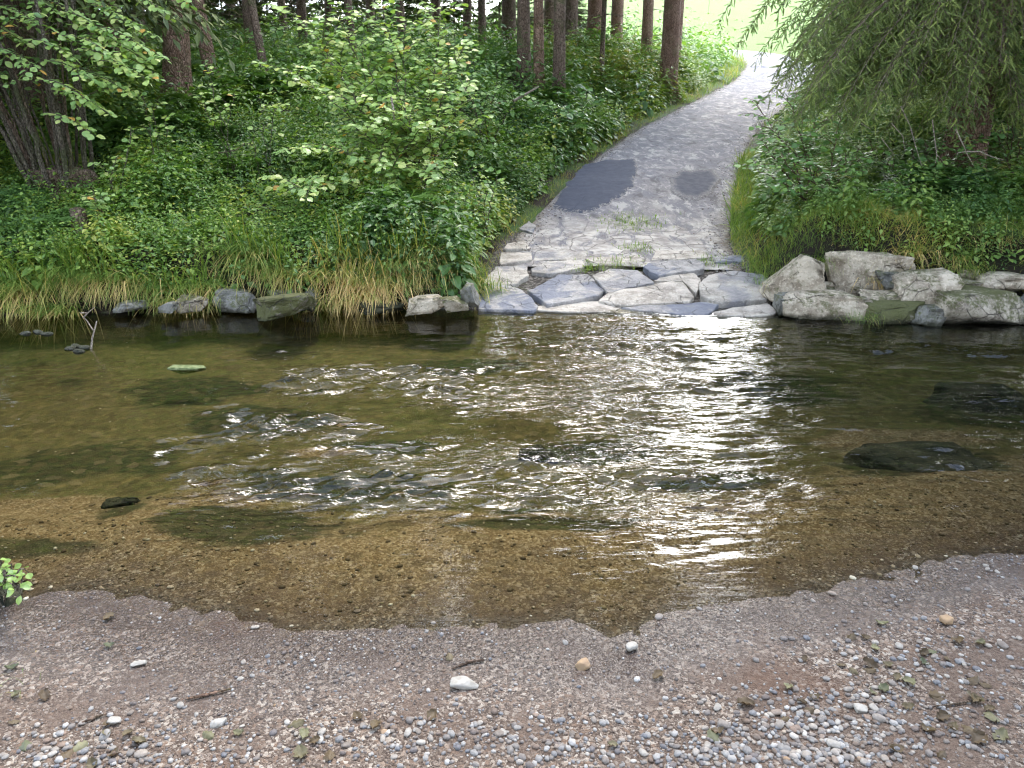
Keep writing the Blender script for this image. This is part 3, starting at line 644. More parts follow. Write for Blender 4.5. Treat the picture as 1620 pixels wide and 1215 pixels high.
for k, b in enumerate([
    ((342, 452, 412, 494), 'pale rough rock at the foot of the left bank behind the mossy boulder', 'grey_rock', 8.35, .45, 0),
    ((392, 460, 500, 503), 'wedge shaped boulder with bright moss on its sloping top', 'lime_mossy', 8.0, .5, 9),
    ((180, 474, 230, 492), 'flat grey stone under the overhanging bank', 'grey_rock', 8.3, .3, 0),
    ((252, 477, 282, 493), 'small pointed stone on the waterline of the left bank', 'grey_rock', 8.2, .2, 0),
    ((284, 466, 332, 493), 'low greyish stone with a pale top beside the pale rough rock', 'lime_moss', 8.3, .3, 0),
    ((640, 464, 708, 494), 'white flat topped stone with a black wet base near the ford', 'lime', 8.25, .35, 6),
    ((692, 466, 742, 494), 'rounded dark stone with green moss leaning on the white flat topped stone', 'lime_moss', 8.2, .3, 0),
    ((728, 448, 758, 490), 'upright grey stone next to the first ford slab', 'grey_rock', 8.3, .25, 0),
    ((480, 455, 506, 490), 'small grey rock behind the wedge shaped mossy boulder', 'grey_rock', 8.5, .3, 0),
    ((560, 476, 640, 496), 'long black wet stone under the straw coloured grass', 'under_rock', 8.35, .4, 0),
    ((424, 452, 486, 470), 'flat pale stone top showing above the mossy boulder', 'grey_rock', 8.6, .35, 0),
    ((670, 430, 730, 466), 'mossy brown rock under leaves above the white flat topped stone', 'lime_mossy', 8.7, .35, 0),
]):
    box, lab, mt, Zc, dp, tl = b
    boulder(box, lab, MT[mt], Zc - .22, dp, 160 + k, tl, 0, GL)
rw_ = random.Random(12)
for k in range(18):
    x0_, y0_ = rw_.uniform(1245, 1600), rw_.uniform(418, 486); w_, h_ = rw_.uniform(30, 52), rw_.uniform(18, 30)
    boulder((x0_, y0_, x0_ + w_, y0_ + h_), 'small pale stone filling a gap between the boulders of the right wall', MT['lime' if k % 3 else 'lime_moss'], 8.3 + (486 - y0_) * .006, .35, 400 + k, 0, 0, 'filling stones of the right bank wall', sub=3)
# stones in the stream

boulder((-30, 930, 30, 966), 'black wet stone at the water edge on the far left', MT['under_rock'], None, .18, 202, cat='stone', name='stone', sub=3)
def sunk(px, py, dims, top, label, seed, mat='under_rock', sprd=.8):
    c = pz(px, py, top - dims[2] / 2); p, Fc = rock_shape(seed, dims, 4, .75, 5); p[:, :2] *= (1 + sprd * ss(-p[:, 2] / dims[2] * 2, -.9, 1))[:, None]
    tag(link('boulder', mesh('boulder', p, [Fc], True), MT[mat], loc=tuple(c)), label, 'boulder', 'boulders under the water')
MT['alga'] = plain('green_algae_stone', (.10, .13, .04), (.24, .27, .12), 24, .7, .01)
sunk(298, 584, (.34, .10, .06), .018, 'flat stone with bright green algae just breaking the surface of the stream', 201, 'alga', .1)
sunk(1432, 762, (1.0, .6, .45), -.07, 'dark algae covered boulder just under the water near the right shore', 210)
sunk(190, 822, (.26, .16, .3), -.10, 'small dark green boulder under the water off the left shore', 211)
sunk(1560, 652, (.8, .4, .45), -.09, 'weed covered boulder under the water at the right side of the stream', 212)
sunk(850, 745, (.3, .18, .4), -.13, 'small dark boulder under the rippled middle of the stream', 214)
for k, (px, py) in enumerate([(112, 552), (124, 556), (134, 550), (120, 548), (60, 526), (40, 528), (75, 529)]):
    c = pz(px, py, .0); p, Fc = rock_shape(230 + k, (.11, .08, .05), 2, .8)
    tag(link('stone', mesh('stone', p, [Fc], True), MT['grey_rock'], loc=tuple(c)), 'small grey stone in the little heap breaking the water by the forked twig' if k < 4 else 'small dark stone barely breaking the water beside the left bank', 'stone', 'small stones breaking the water')

# ------------------------------------------------------------------ ford slabs
def slab(pts, label, mat, lift=.03, thick=.25, seed=1, tilt=0.0):
    P = np.array([solve(a, b, lambda x, y: zt(y) + lift) for a, b in pts])[:, :2]
    c = P.mean(0); n = 72; t = np.linspace(0, len(P), n, endpoint=False)
    B = np.stack([np.interp(t, np.arange(len(P) + 1), np.append(P[:, k], P[0, k])) for k in (0, 1)], 1)
    # round the corners a little, then roughen
    B = c + (B - c) * 1.045
    B += .022 * np.stack([fbm(B[:, 0] * 8, B[:, 1] * 8, o=4, s=seed + k) for k in (0, 1)], 1)
    rr = list(np.linspace(0, .93, 14)[1:]) + [.97, .992, 1.0]
    V, F4 = [np.array([[*c, 0]])], []
    for r in rr:
        z = 0 if r < .98 else (-.003 if r < .995 else -.014)
        V.append(np.column_stack([c + (B - c) * r, np.full(n, z)]))
    for dz, k in ((-.08, .995), (-thick, .97)): V.append(np.column_stack([c + (B - c) * k, np.full(n, dz)]))
    V = np.concatenate(V); h = zt(V[:, 1]) + lift
    V[:, 2] += h + .007 * fbm(V[:, 0] * 3.0, V[:, 1] * 3.0, o=3, s=seed) + .006 * fbm(V[:, 0] * 9, V[:, 1] * 22, o=4, s=seed + 3, g=.6) + .012 * np.round(fbm(V[:, 0] * 1.6, V[:, 1] * 2.6, o=2, s=seed + 5) * 3) / 2 + tilt * (V[:, 0] - c[0])
    tri = np.stack([np.zeros(n, int), 1 + np.arange(n), 1 + (np.arange(n) + 1) % n], -1)
    m = len(rr) + 1; i = 1 + np.arange(m)[:, None] * n; j = np.arange(n)[None]; j2 = (j + 1) % n
    q = np.stack([i + j, i + n + j, i + n + j2, i + j2], -1).reshape(-1, 4)
    off = np.array([c[0], c[1], float(zt(c[1]))]); V -= off
    return tag(link('stone_slab', mesh('stone_slab', V, [tri, q], True), mat, loc=tuple(off)), label, 'stone slab', 'stone slabs paving the edge of the ford')
SL = [
 ([(757, 487), (762, 468), (769, 452), (802, 451), (824, 459), (850, 483), (843, 490)], 'blue grey slab at the waterline, leftmost of the ford paving', 'slab_blue', .04),
 ([(764, 447), (785, 423), (833, 420), (835, 435), (818, 446), (790, 450)], 'pale slab with a dark blue right half above the leftmost slab', 'slab_mix', .05),
 ([(838, 459), (884, 434), (929, 434), (953, 458), (946, 467), (898, 475), (868, 480)], 'large blue grey slab with a dark gap at its right corner', 'slab_blue', .06),
 ([(938, 434), (966, 425), (1009, 426), (1033, 447), (991, 453), (964, 461)], 'light grey five sided slab with a black shadow line below it', 'slab_mix', .09),
 ([(950, 475), (968, 462), (1060, 446), (1078, 447), (1097, 468), (1090, 475), (997, 481)], 'long pale wedge shaped slab in the middle of the ford edge', 'slab_pale', .05),
 ([(1020, 421), (1030, 415), (1099, 411), (1113, 418), (1112, 426), (1043, 436), (1030, 431)], 'grey oblong slab, right slab of the second row', 'slab_blue', .07),
 ([(840, 425), (867, 414), (920, 412), (923, 424), (867, 433), (842, 430)], 'grey slab streaked white behind the large blue grey slab', 'slab_mix', .03),
 ([(927, 409), (1007, 403), (1017, 412), (950, 419)], 'narrow white slab behind the five sided slab, edged by weeds', 'slab_pale', .03),
 ([(1108, 447), (1124, 434), (1160, 428), (1212, 434), (1218, 472), (1138, 477), (1110, 467)], 'biggest slab, pitted and white, beside the boulder wall', 'slab_mix', .07),
 ([(1037, 445), (1048, 439), (1098, 433), (1107, 441), (1102, 464), (1082, 446)], 'brownish slab wedged between the long slab and the biggest slab', 'slab_pale', .03),
 ([(985, 486), (1113, 478), (1136, 483), (1111, 498), (1028, 492)], 'thin dark slab awash at the waterline below the long pale slab', 'slab_blue', .025),
 ([(1132, 492), (1213, 480), (1230, 492), (1213, 499), (1139, 499)], 'thin white slab awash at the waterline below the biggest slab', 'slab_pale', .03),
 ([(790, 418), (794, 400), (838, 400), (841, 411)], 'small white slab third from the water along the left edge', 'slab_pale', .03),
 ([(797, 393), (803, 385), (830, 381), (839, 393)], 'small flat slab with a dark crack, farthest up the left edge', 'slab_pale', .04),
 ([(1130, 407), (1173, 405), (1176, 412), (1132, 413)], 'thin grey slab at the right edge beside the grass', 'slab_blue', .03),
 ([(852, 484), (870, 482), (948, 476), (980, 486), (1020, 494), (900, 494), (845, 491)], 'low pale slab mostly under water between the blue grey slabs', 'slab_pale', -.01),
 ([(845, 411), (924, 410), (928, 398), (850, 399)], 'rough pale slab sunk in the track behind the grey streaked slab', 'slab_mix', .012),
 ([(1030, 411), (1120, 408), (1110, 396), (1040, 398)], 'worn brownish slab sunk in the track behind the oblong slab', 'slab_pale', .012),
 ([(822, 360), (836, 351), (847, 357), (843, 366)], 'small round grey stone set in the left edge of the track', 'slab_blue', .05),
]
for k, (pts, lab, mt, lf) in enumerate(SL): slab(pts, lab, MT[mt], lf * .62 + .003, .28, 300 + k * 7)

# ------------------------------------------------------------------ shore stones
PV = []
for k in range(9):
    r = np.random.default_rng(500 + k); V, Fc = ICO[2]
    p = np.sign(V) * np.abs(V) ** r.uniform(.75, 1.0)
    for _ in range(3 + k % 3):
        n = r.normal(size=3); n /= np.linalg.norm(n); e = p @ n - r.uniform(.7, .92); p = p - np.where(e > 0, e, 0)[:, None] * n
    p = p * (1 + .12 * fbm(p[:, 0] * 1.5 + k, p[:, 1] * 1.5, p[:, 2] * 1.5, o=2, s=k))[:, None] * np.array([1, r.uniform(.6, .85), r.uniform(.3, .5)])
    PV.append((p, Fc))
PM = [mesh('pebble', p, [Fc], True) for p, Fc in PV]
for m_ in PM: m_.materials.append(MT['pebble'])
def shore_pt(px, py, z=0.03): return solve(px, py, ground)
def drop(me, px, py, size, label, cat, name, mat=None, group=None, sc=(1, 1, 1)):
    p = shore_pt(px, py); o = bpy.data.objects.new(name, me); COL.objects.link(o)
    o.location = (p[0], p[1], p[2] + size * .12); o.scale = (size / 2 * sc[0], size / 2 * sc[1], size / 2 * sc[2])
    o.rotation_euler = (random.uniform(-.2, .2), random.uniform(-.2, .2), random.uniform(0, 6.28)); tag(o, label, cat, group); return o
def own(seed, dims, mat, px, py, label, rz=0, name='stone'):
    p, Fc = rock_shape(seed, dims, 3, .75, 6, .05, .01); c = shore_pt(px, py)
    o = link(name, mesh(name, p, [Fc], True), mat, loc=(c[0], c[1], c[2] + dims[2] * .38)); o.rotation_euler.z = R(rz); return tag(o, label, 'stone')
own(611, (.115, .055, .030), MT['white_stone'], 735, 1084, 'oblong white stone with a tan underside lying alone on the gravel shore', 3)
own(602, (.065, .045, .032), MT['tan_stone'], 923, 1055, 'orange tan stone on the wet gravel below the stream edge', 20)
own(603, (.055, .04, .03), MT['white_stone'], 998, 1027, 'small whitish stone at the tip of the wet shore', 30)
own(604, (.07, .035, .02), MT['white_stone'], 218, 1052, 'slim white stone on the wet sand of the left shore', 20)
own(605, (.06, .035, .022), MT['white_stone'], 346, 1147, 'white egg shaped stone lying left of the middle of the shore', 15)
own(606, (.05, .035, .02), MT['white_stone'], 182, 1143, 'small flat white stone near the broken leaves on the left shore', 0)
own(607, (.06, .05, .035), MT['tan_stone'], 1497, 985, 'pinkish tan stone on the upper right shore', 10)
own(608, (.05, .04, .02), MT['white_stone'], 1362, 1123, 'round white stone on top of the pebble heap by the right shore', 0)
# individual pebbles: heaps follow the photo
pts_ = [(px_ + random.uniform(-12, 12), float(np.interp(px_, [0, 130, 280, 400, 500, 700, 900, 960, 1050, 1200, 1350, 1500, 1620], [962, 930, 955, 983, 1000, 986, 985, 1006, 972, 952, 922, 884, 872])) + random.uniform(-4, 34)) for px_ in np.sort(np.random.default_rng(4).uniform(150, 1600, 24))]
clus = [(1300, 1140, 150, 55, 90), (1240, 1190, 190, 35, 70), (760, 1155, 170, 25, 40), (560, 1170, 90, 30, 16), (120, 1185, 110, 26, 24), (1480, 1060, 120, 50, 20), (1560, 1000, 60, 60, 8), (400, 1120, 300, 60, 14), (950, 1060, 280, 60, 14), (1100, 1110, 120, 50, 14)]
r2 = np.random.default_rng(9)
for (a, b, sa, sb, n) in clus:
    for _ in range(n):
        px, py = r2.normal(a, sa * .6), r2.normal(b, sb * .6)
        if 5 < px < 1615 and py < 1212:
            p = shore_pt(px, py)
            if p[1] < near_y(p[0]) - .05: pts_.append((px, py))
kinds = ['small smooth pebble lying on the gravel of the near shore']
for k, (px, py) in enumerate(pts_[:285]):
    s = float(np.clip(r2.lognormal(-3.68, .33), .016, .052))
    drop(PM[k % 9], px, py, s, kinds[0], 'pebble', 'pebble', group='pebbles scattered on the near shore')
# finer gravel: one mass
acc = Acc(); V1, F1 = ICO[1]
for k in range(4):
    N = 5200; x = r2.uniform(-2.6, 3.2, N); y = r2.uniform(1.55, 3.7, N); d = near_y(x) - y
    dens = .22 + .78 * ss(fbm(x * 1.6, y * 1.6, o=3, s=81), -.15, .35); okk = (d > .02) & (r2.uniform(size=N) < dens) & (np.abs(x) < y * .75 + .5)
    x, y = x[okk], y[okk]; s = np.clip(r2.lognormal(-5.35, .45, len(x)), .0025, .014)
    tv = V1 * np.array([1, .75, .5]); tv = tv * (1 + .2 * fbm(V1[:, 0] * 2 + k * 3, V1[:, 1] * 2, V1[:, 2] * 2, s=k))[:, None]
    M = rotz(r2.uniform(0, 6.28, len(x)), s); acc.batch(tv, [F1], M, np.column_stack([x, y, ground(x, y) + s * .25]), r2.uniform(size=len(x)))
for (a_x, b_y, sa, sb, N) in [(1300, 1140, 190, 60, 700), (1150, 1190, 260, 30, 420), (760, 1160, 240, 34, 300), (180, 1185, 190, 32, 220), (1480, 1030, 150, 80, 260)]:
    qx, qy = r2.normal(a_x, sa * .7, N), r2.normal(b_y, sb * .7, N); vv = (qy - 607.5) / F; ZZ = (CAM_H - .06) / (SP + vv * CP); x, y = (qx - 810) / F * ZZ, ZZ * (CP - vv * SP)
    m = y < near_y(x) - .08; x, y = x[m], y[m]; s_ = np.clip(r2.lognormal(-4.6, .35, len(x)), .006, .02); acc.batch(V1 * np.array([1, .75, .45]) * (1 + .2 * fbm(V1[:, 0] * 2 + sa, V1[:, 1] * 2, V1[:, 2] * 2, s=7))[:, None], [F1], rotz(r2.uniform(0, 6.28, len(x)), s_), np.column_stack([x, y, ground(x, y) + s_ * .2]), np.clip(r2.uniform(size=len(x)) * .75 + .25, 0, .97))
# the same stones go on under the shallow water
N = 5000; x = r2.uniform(-2.9, 4.2, N); y = r2.uniform(2.6, 5.2, N); d = y - near_y(x); okk = (d > 0) & (d < 1.3) & (r2.uniform(size=N) < 1.1 - .6 * d)
x, y = x[okk], y[okk]; s = np.clip(r2.lognormal(-4.7, .35, len(x)), .004, .02)
acc2 = Acc(); acc2.batch(V1 * np.array([1, .75, .4]), [F1], rotz(r2.uniform(0, 6.28, len(x)), s), np.column_stack([x, y, ground(x, y) + s * .15]), r2.uniform(size=len(x)))
N = 9000; yv = r2.uniform(9.3, 30, N); uv = np.sign(r2.uniform(-1, 1, N)) * (1 - np.abs(r2.normal(0, .14, N))); xv = cx(yv) + uv * hw(yv); sv = np.clip(r2.lognormal(-4.6, .4, N), .005, .03)
kk = r2.uniform(size=N) < np.clip(9 / yv, 0, 1); acc3 = Acc(); acc3.batch(V1 * np.array([1, .75, .45]), [F1], rotz(r2.uniform(0, 6.28, N), sv)[kk], np.column_stack([xv, yv, track_z(xv, yv) + sv * .1])[kk], r2.uniform(size=N)[kk])
tag(acc3.build('gravel', MT['pebbles'], smooth=True), 'loose stones along both edges of the track', 'gravel', kind='stuff')
tag(acc.build('gravel', MT['pebbles'], smooth=True), 'fine grey and brown gravel covering the near shore', 'gravel', kind='stuff')
g = G('bed_pebble'); c_ = g.ramp(g.attr('var'), [(0, (.06, .042, .02)), (.5, (.14, .10, .05)), (.85, (.22, .17, .09)), (.97, (.34, .29, .19)), (1, (.60, .55, .42))]); MT['bedpeb'] = g.done(g.bsdf(c_, .7, .3))
tag(acc2.build('gravel', MT['bedpeb'], smooth=True), 'ochre gravel under the shallow water at the near shore', 'gravel', kind='stuff')

# fallen leaves
LM = []
for k in range(6):
    r = np.random.default_rng(700 + k); nx_, ny_ = 7, 9; V = []; 
    for iy in range(ny_):
        t = iy / (ny_ - 1); wd = math.sin(math.pi * (t * .94 + .03)) ** .7 * .36 * (1 + .25 * math.sin(iy * 2.3 + k))
        for ix in range(nx_):
            u = ix / (nx_ - 1) * 2 - 1
            V.append((u * wd, t - .5, .22 * abs(u) ** 1.5 * (.4 + .6 * r.uniform()) + .12 * math.sin(t * 5 + k) * (k % 3) * .5 + r.uniform(-.03, .03)))
    i = np.arange(ny_ - 1)[:, None] * nx_; j = np.arange(nx_ - 1)[None]
    me = mesh('fallen_leaf', V, [np.stack([i + j, i + j + 1, i + nx_ + j + 1, i + nx_ + j], -1).reshape(-1, 4)], True); me.materials.append(MT['litter']); LM.append(me)
lv = []
for (a, b, sa, sb, n) in [(1400, 1060, 110, 45, 34), (1500, 1140, 90, 50, 26), (1560, 1090, 60, 60, 14), (1290, 1110, 60, 50, 12), (150, 1180, 110, 35, 18), (30, 1110, 40, 50, 10), (460, 1190, 120, 24, 12), (640, 1150, 160, 35, 8), (1000, 1180, 200, 25, 7), (1350, 1010, 60, 15, 5), (700, 1060, 250, 20, 4), (200, 1000, 200, 20, 4)]:
    for _ in range(n):
        px, py = r2.normal(a, sa * .6), r2.normal(b, sb * .6)
        if 0 < px < 1620 and py < 1214: lv.append((px, py))
for k, (px, py) in enumerate(lv):
    if k % 2: continue
    p = shore_pt(px, py); s = float(r2.uniform(.032, .07))
    if p[1] > near_y(p[0]) - .03: continue
    o = bpy.data.objects.new('fallen_leaf', LM[k % 6]); COL.objects.link(o); o.location = (p[0], p[1], p[2] + .01); o.scale = (s, s, s)
    o.rotation_euler = (r2.uniform(-.35, .35), r2.uniform(-.35, .35) + (math.pi if k % 3 == 0 else 0), r2.uniform(0, 6.28))
    tag(o, 'curled dry leaf lying among the stones of the near shore', 'leaf', 'dry leaves fallen on the near shore')
def twig(pts, r, label, mat='twig', cat='twig', name='twig', forks=()):
    a = Acc(); V, Fs = tube(pts, r, 6); a.add(V, Fs)
    for f in forks: V, Fs = tube(f[0], f[1], 5); a.add(V, Fs)
    return tag(a.build(name, MT[mat], smooth=True), label, cat)
def onshore(L_, z=.008): return np.array([shore_pt(a, b) + np.array([0, 0, z]) for a, b in L_])
twig(onshore([(296, 1108), (325, 1102), (366, 1092)]), [.004, .006, .003], 'thin brown twig lying left of the middle of the near shore', 'bark')
twig(onshore([(716, 1060), (740, 1050), (766, 1046)]), [.003, .007, .004], 'short dark brown twig above the white stone', 'bark_dark')
twig(onshore([(1478, 1120), (1510, 1116), (1545, 1110)]), [.003, .004, .003], 'grey twig lying in the leaf litter of the right shore', 'twig')
twig(onshore([(130, 1146), (150, 1138), (168, 1132)]), [.004, .006, .003], 'small dark twig beside the left pebbles', 'bark_dark')
# bare forked twig standing in the water by the left bank
b0 = pz(144, 552, 0); Zt = b0[1] * CP + CAM_H * SP
twig(np.array([pd(144, 556, Zt), pd(146, 535, Zt), pd(153, 508, Zt)]), [.010, .008, .005], 'forked bare twig sticking out of the water near the left bank', 'pale_twig', forks=[
    (np.array([pd(147, 522, Zt), pd(138, 508, Zt), pd(131, 500, Zt)]), [.007, .005, .003]), (np.array([pd(131, 503, Zt), pd(140, 494, Zt), pd(150, 486, Zt)]), [.006, .005, .003]), (np.array([pd(127, 495, Zt), pd(137, 495, Zt)]), [.006, .008])])
exec_veg = True

# ------------------------------------------------------------------ leaf templates
def leaf_t(L_=1.0, W=.5, fold=.18, droop=.15, pts=4, peak=.45):
    """ovate leaf along +y, two halves folded on the midrib, z up"""
    ts = np.linspace(0, 1, pts + 1); V = []; 
    for t in ts:
        wd = W / 2 * (np.sin(np.pi * t ** (np.log(.5) / np.log(peak))) ** .8 if 0 < t < 1 else 0)
        z = -droop * t * t * L_
        V.append((0, t * L_, z)); 
        if 0 < t < 1: V += [(-wd, t * L_, z + fold * wd * 1.0), (wd, t * L_, z + fold * wd)]
    V = np.array(V); q, tr = [], []
    m = [0] + [1 + 3 * k for k in range(pts - 1)] + [1 + 3 * (pts - 1)]
    for k in range(pts):
        a, b = m[k], m[k + 1]
        if k == 0: tr += [(a, b, b + 1), (a, b + 2, b)]
        elif k == pts - 1: tr += [(a, b, a + 1), (a, a + 2, b)]
        else: q += [(a, b, b + 1, a + 1), (a, a + 2, b + 2, b)]
    Fs = [np.array(tr)] + ([np.array(q)] if q else [])
    return V, Fs
HAZ = leaf_t(1, .86, .14, .18, 4, .52); OV = leaf_t(1, .5, .25, .25, 3, .42); SM = leaf_t(1, .62, .2, .15, 2, .5)
UP = np.array([[0, 0, 1.]])

def compound(nodes, L0, H, ang, r, tmpl):
    """one herb as a template: leaves in pairs up an upright stem"""
    a = Acc()
    for k in range(nodes):
        t = (k + 1) / nodes; rot = k * 1.57 + r.uniform(-.3, .3); l = L0 * (1.15 - .55 * t) * r.uniform(.8, 1.2)
        for s in (0, 1, 2) if k < nodes - 1 else (0, 1, 2, 3):
            th = rot + s * 2.09 + r.uniform(-.3, .3); el_ = R(ang) + r.uniform(-.3, .3) + (t - .6) * .5
            d = np.array([[math.cos(th) * math.cos(el_), math.sin(th) * math.cos(el_), math.sin(el_)]])
            a.batch(tmpl[0], tmpl[1], frames(d, UP, l, np.array([r.uniform(-.4, .4)])), np.array([[math.cos(th) * .01, math.sin(th) * .01, t * H]]) + d * l * .25, np.array([.5]))
    F_ = {k: np.concatenate(v) for k, v in a.F.items()}
    return np.concatenate(a.V), list(F_.values())
r3 = np.random.default_rng(33)
HERB = [compound(4, .10, .38, -8, r3, OV), compound(5, .085, .46, -15, r3, OV), compound(3, .07, .16, 5, r3, SM), compound(3, .10, .24, -5, r3, SM), compound(4, .12, .30, -12, r3, OV), compound(3, .11, .14, 10, r3, SM)]
def fern_t(nf, r, L_=.55):
    a = Acc()
    for k in range(nf):
        th = k * 6.28 / nf + r.uniform(-.3, .3); d = np.array([math.cos(th), math.sin(th), 0]); P = bez(np.zeros(3), d * L_ * .45 + np.array([0, 0, L_ * .75]), d * L_ * .95 + np.array([0, 0, L_ * .35]), 15)
        T = np.gradient(P, axis=0); T /= np.linalg.norm(T, axis=1, keepdims=True); sd = np.cross(T, UP); sd /= np.linalg.norm(sd, axis=1, keepdims=True)
        for sg in (-1, 1):
            m = np.arange(2, 15); a.batch(SM[0], SM[1], frames(sd[m] * sg + T[m] * .35, UP, L_ * .30 * np.sin(np.pi * (m / 15) ** .7) ** .8 + .01), P[m], np.full(len(m), .5))
    F_ = {k: np.concatenate(v) for k, v in a.F.items()}
    V = np.concatenate(a.V); return V, list(F_.values())
FERN = fern_t(6, r3); SMALL = compound(6, .045, .34, 0, r3, SM)
HERB = [HERB[2], HERB[0], SMALL, HERB[4], HERB[1], HERB[5], HERB[3]]
BROAD = [compound(2, .12, .22, 8, r3, HAZ), compound(2, .15, .26, 0, r3, HAZ)]
def blade_t(segs=5, H=1.0, lean=.5, W=.02, hang=0.0):
    V, q = [], []
    for k in range(segs + 1):
        t = k / segs; y = lean * t ** 1.7; z = H * (t - hang * t ** 2.6); w_ = W * (1 - t) ** .7 + W * .08
        V += [(-w_ / 2, y, z), (w_ / 2, y, z)]
        if k: q.append((2 * k - 2, 2 * k - 1, 2 * k + 1, 2 * k))
    return np.array(V), [np.array(q)]
BL = [blade_t(5, 1, .5, .035, .15), blade_t(5, .85, .85, .03, .6), blade_t(5, .6, 1.0, .035, 1.0)]

def visible(x, y, m=1.2): return (np.abs(x) < .69 * y + m)
def scatter(acc, T, N, xr, yr, cond, sc, dens=None, varc=(.5, .28), tilt=.18, zf=ground, r=r3):
    x = r.uniform(*xr, N); y = r.uniform(*yr, N); k = cond(x, y) & visible(x, y)
    x, y = x[k], y[k]
    if dens is not None:
        k = r.uniform(size=len(x)) < dens(x, y); x, y = x[k], y[k]
    z = zf(x, y); pn = fbm(x * .75 + 9, y * .75, o=3, s=93) * 1.1 + .5 + r.normal(0, .16, len(x)); idx = np.clip((pn * len(T)).astype(int), 0, len(T) - 1) if len(T) > 2 else r.integers(0, len(T), len(x)); s = sc * r.uniform(.6, 1.35, len(x)) * (.70 + .6 * ss(fbm(x * .9, y * .9, o=2, s=94), -.4, .4))
    M = rotz(r.uniform(0, 6.28, len(x)), s)
    ax, ay = r.normal(0, tilt, len(x)), r.normal(0, tilt, len(x))
    S = np.tile(np.eye(3), (len(x), 1, 1)); S[:, 0, 2] = ax; S[:, 1, 2] = ay; S[:, 2, 0] = -ax; S[:, 2, 1] = -ay
    M = S @ M
    v = np.clip(varc[0] + varc[1] * fbm(x * .9, y * .9, o=3, s=91) * 1.4 + r.normal(0, .2, len(x)), 0, .95)
    for j in range(len(T)):
        m = idx == j; acc.batch(T[j][0], T[j][1], M[m], np.column_stack([x, y, z])[m], v[m])
sl_ = lambda x, y: (cx(y) - hw(y)) - x
sr_ = lambda x, y: x - (cx(y) + hw(y))
tb_ = lambda x, y: y - far_y(x)
# left bank undergrowth
A1 = Acc()
L1 = lambda x, y: (sl_(x, y) > .25) & (tb_(x, y) > .12)
scatter(A1, HERB, 15000, (-7.5, 1.5), (8.2, 13), L1, 1.0, lambda x, y: .25 + .75 * ss(fbm(x * 1.5, y * 1.5, s=95), -.35, .25))
scatter(A1, HERB, 9000, (-11, 5), (12.5, 19), L1, 1.25)
scatter(A1, BROAD, 1500, (-2, 6), (10, 24), lambda x, y: L1(x, y) & (sl_(x, y) < 2.6) & (sl_(x, y) > .4), 1.0, varc=(.75, .25))
scatter(A1, HERB, 1800, (-2, 6), (9, 22), lambda x, y: L1(x, y) & (sl_(x, y) < 2.2), 1.2, varc=(.7, .3))
tag(A1.build('undergrowth', MT['herb']), 'dense green herbs covering the left bank between stream, track and trees', 'undergrowth', kind='stuff')
A2 = Acc()
scatter(A2, HERB, 9000, (-22, 9), (18.5, 32), lambda x, y: (sl_(x, y) > .5), 1.9, varc=(.5, .3))
scatter(A2, HERB, 3500, (-30, 12), (32, 44), lambda x, y: (sl_(x, y) > .8), 2.4, varc=(.6, .3))
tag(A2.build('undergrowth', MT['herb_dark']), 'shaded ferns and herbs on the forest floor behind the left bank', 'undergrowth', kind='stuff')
A3 = Acc()
R1 = lambda x, y: (sr_(x, y) > .35) & (tb_(x, y) > 1.5)
scatter(A3, HERB, 9000, (3, 11), (8.9, 15), R1, 1.05, varc=(.6, .28))
scatter(A3, HERB, 3000, (3.2, 8.8), (8.3, 10.6), lambda x, y: (sr_(x, y) > .6) & (tb_(x, y) > .95), .7, lambda x, y: ss(fbm(x * 1.6, y * 1.6, s=89), -.4, .2), varc=(.7, .28))
scatter(A3, BROAD, 500, (3, 6), (9, 14), lambda x, y: R1(x, y) & (sr_(x, y) < 2.0), .8, varc=(.6, .25))
scatter(A3, HERB, 4500, (4, 24), (15, 30), lambda x, y: (sr_(x, y) > .5), 1.7, varc=(.45, .25))
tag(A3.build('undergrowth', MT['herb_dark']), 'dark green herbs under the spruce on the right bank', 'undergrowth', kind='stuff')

A6 = Acc()
scatter(A6, [FERN], 900, (-9, 4), (9.2, 20), lambda x, y: L1(x, y) & (tb_(x, y) > .9) & (sl_(x, y) > .8), .85, lambda x, y: ss(fbm(x * .8, y * .8, s=77), 0, .3), varc=(.5, .3))
scatter(A6, [FERN], 700, (4, 12), (9.6, 16), lambda x, y: R1(x, y) & (sr_(x, y) > .6), .75, lambda x, y: ss(fbm(x * .8, y * .8, s=78), 0, .3), varc=(.5, .3))
scatter(A6, [(BL[0][0] * np.array([.5, 1, 1]), BL[0][1]), (BL[1][0] * np.array([.5, 1, 1]), BL[1][1])], 26000, (-8, 5), (8.8, 17), L1, .42, lambda x, y: .35 * ss(fbm(x * .7, y * .7, s=79), -.1, .3), varc=(.6, .3))
tag(A6.build('ferns', MT['herb']), 'ferns and tall thin grass rising among the herbs of both banks', 'ferns', kind='stuff')

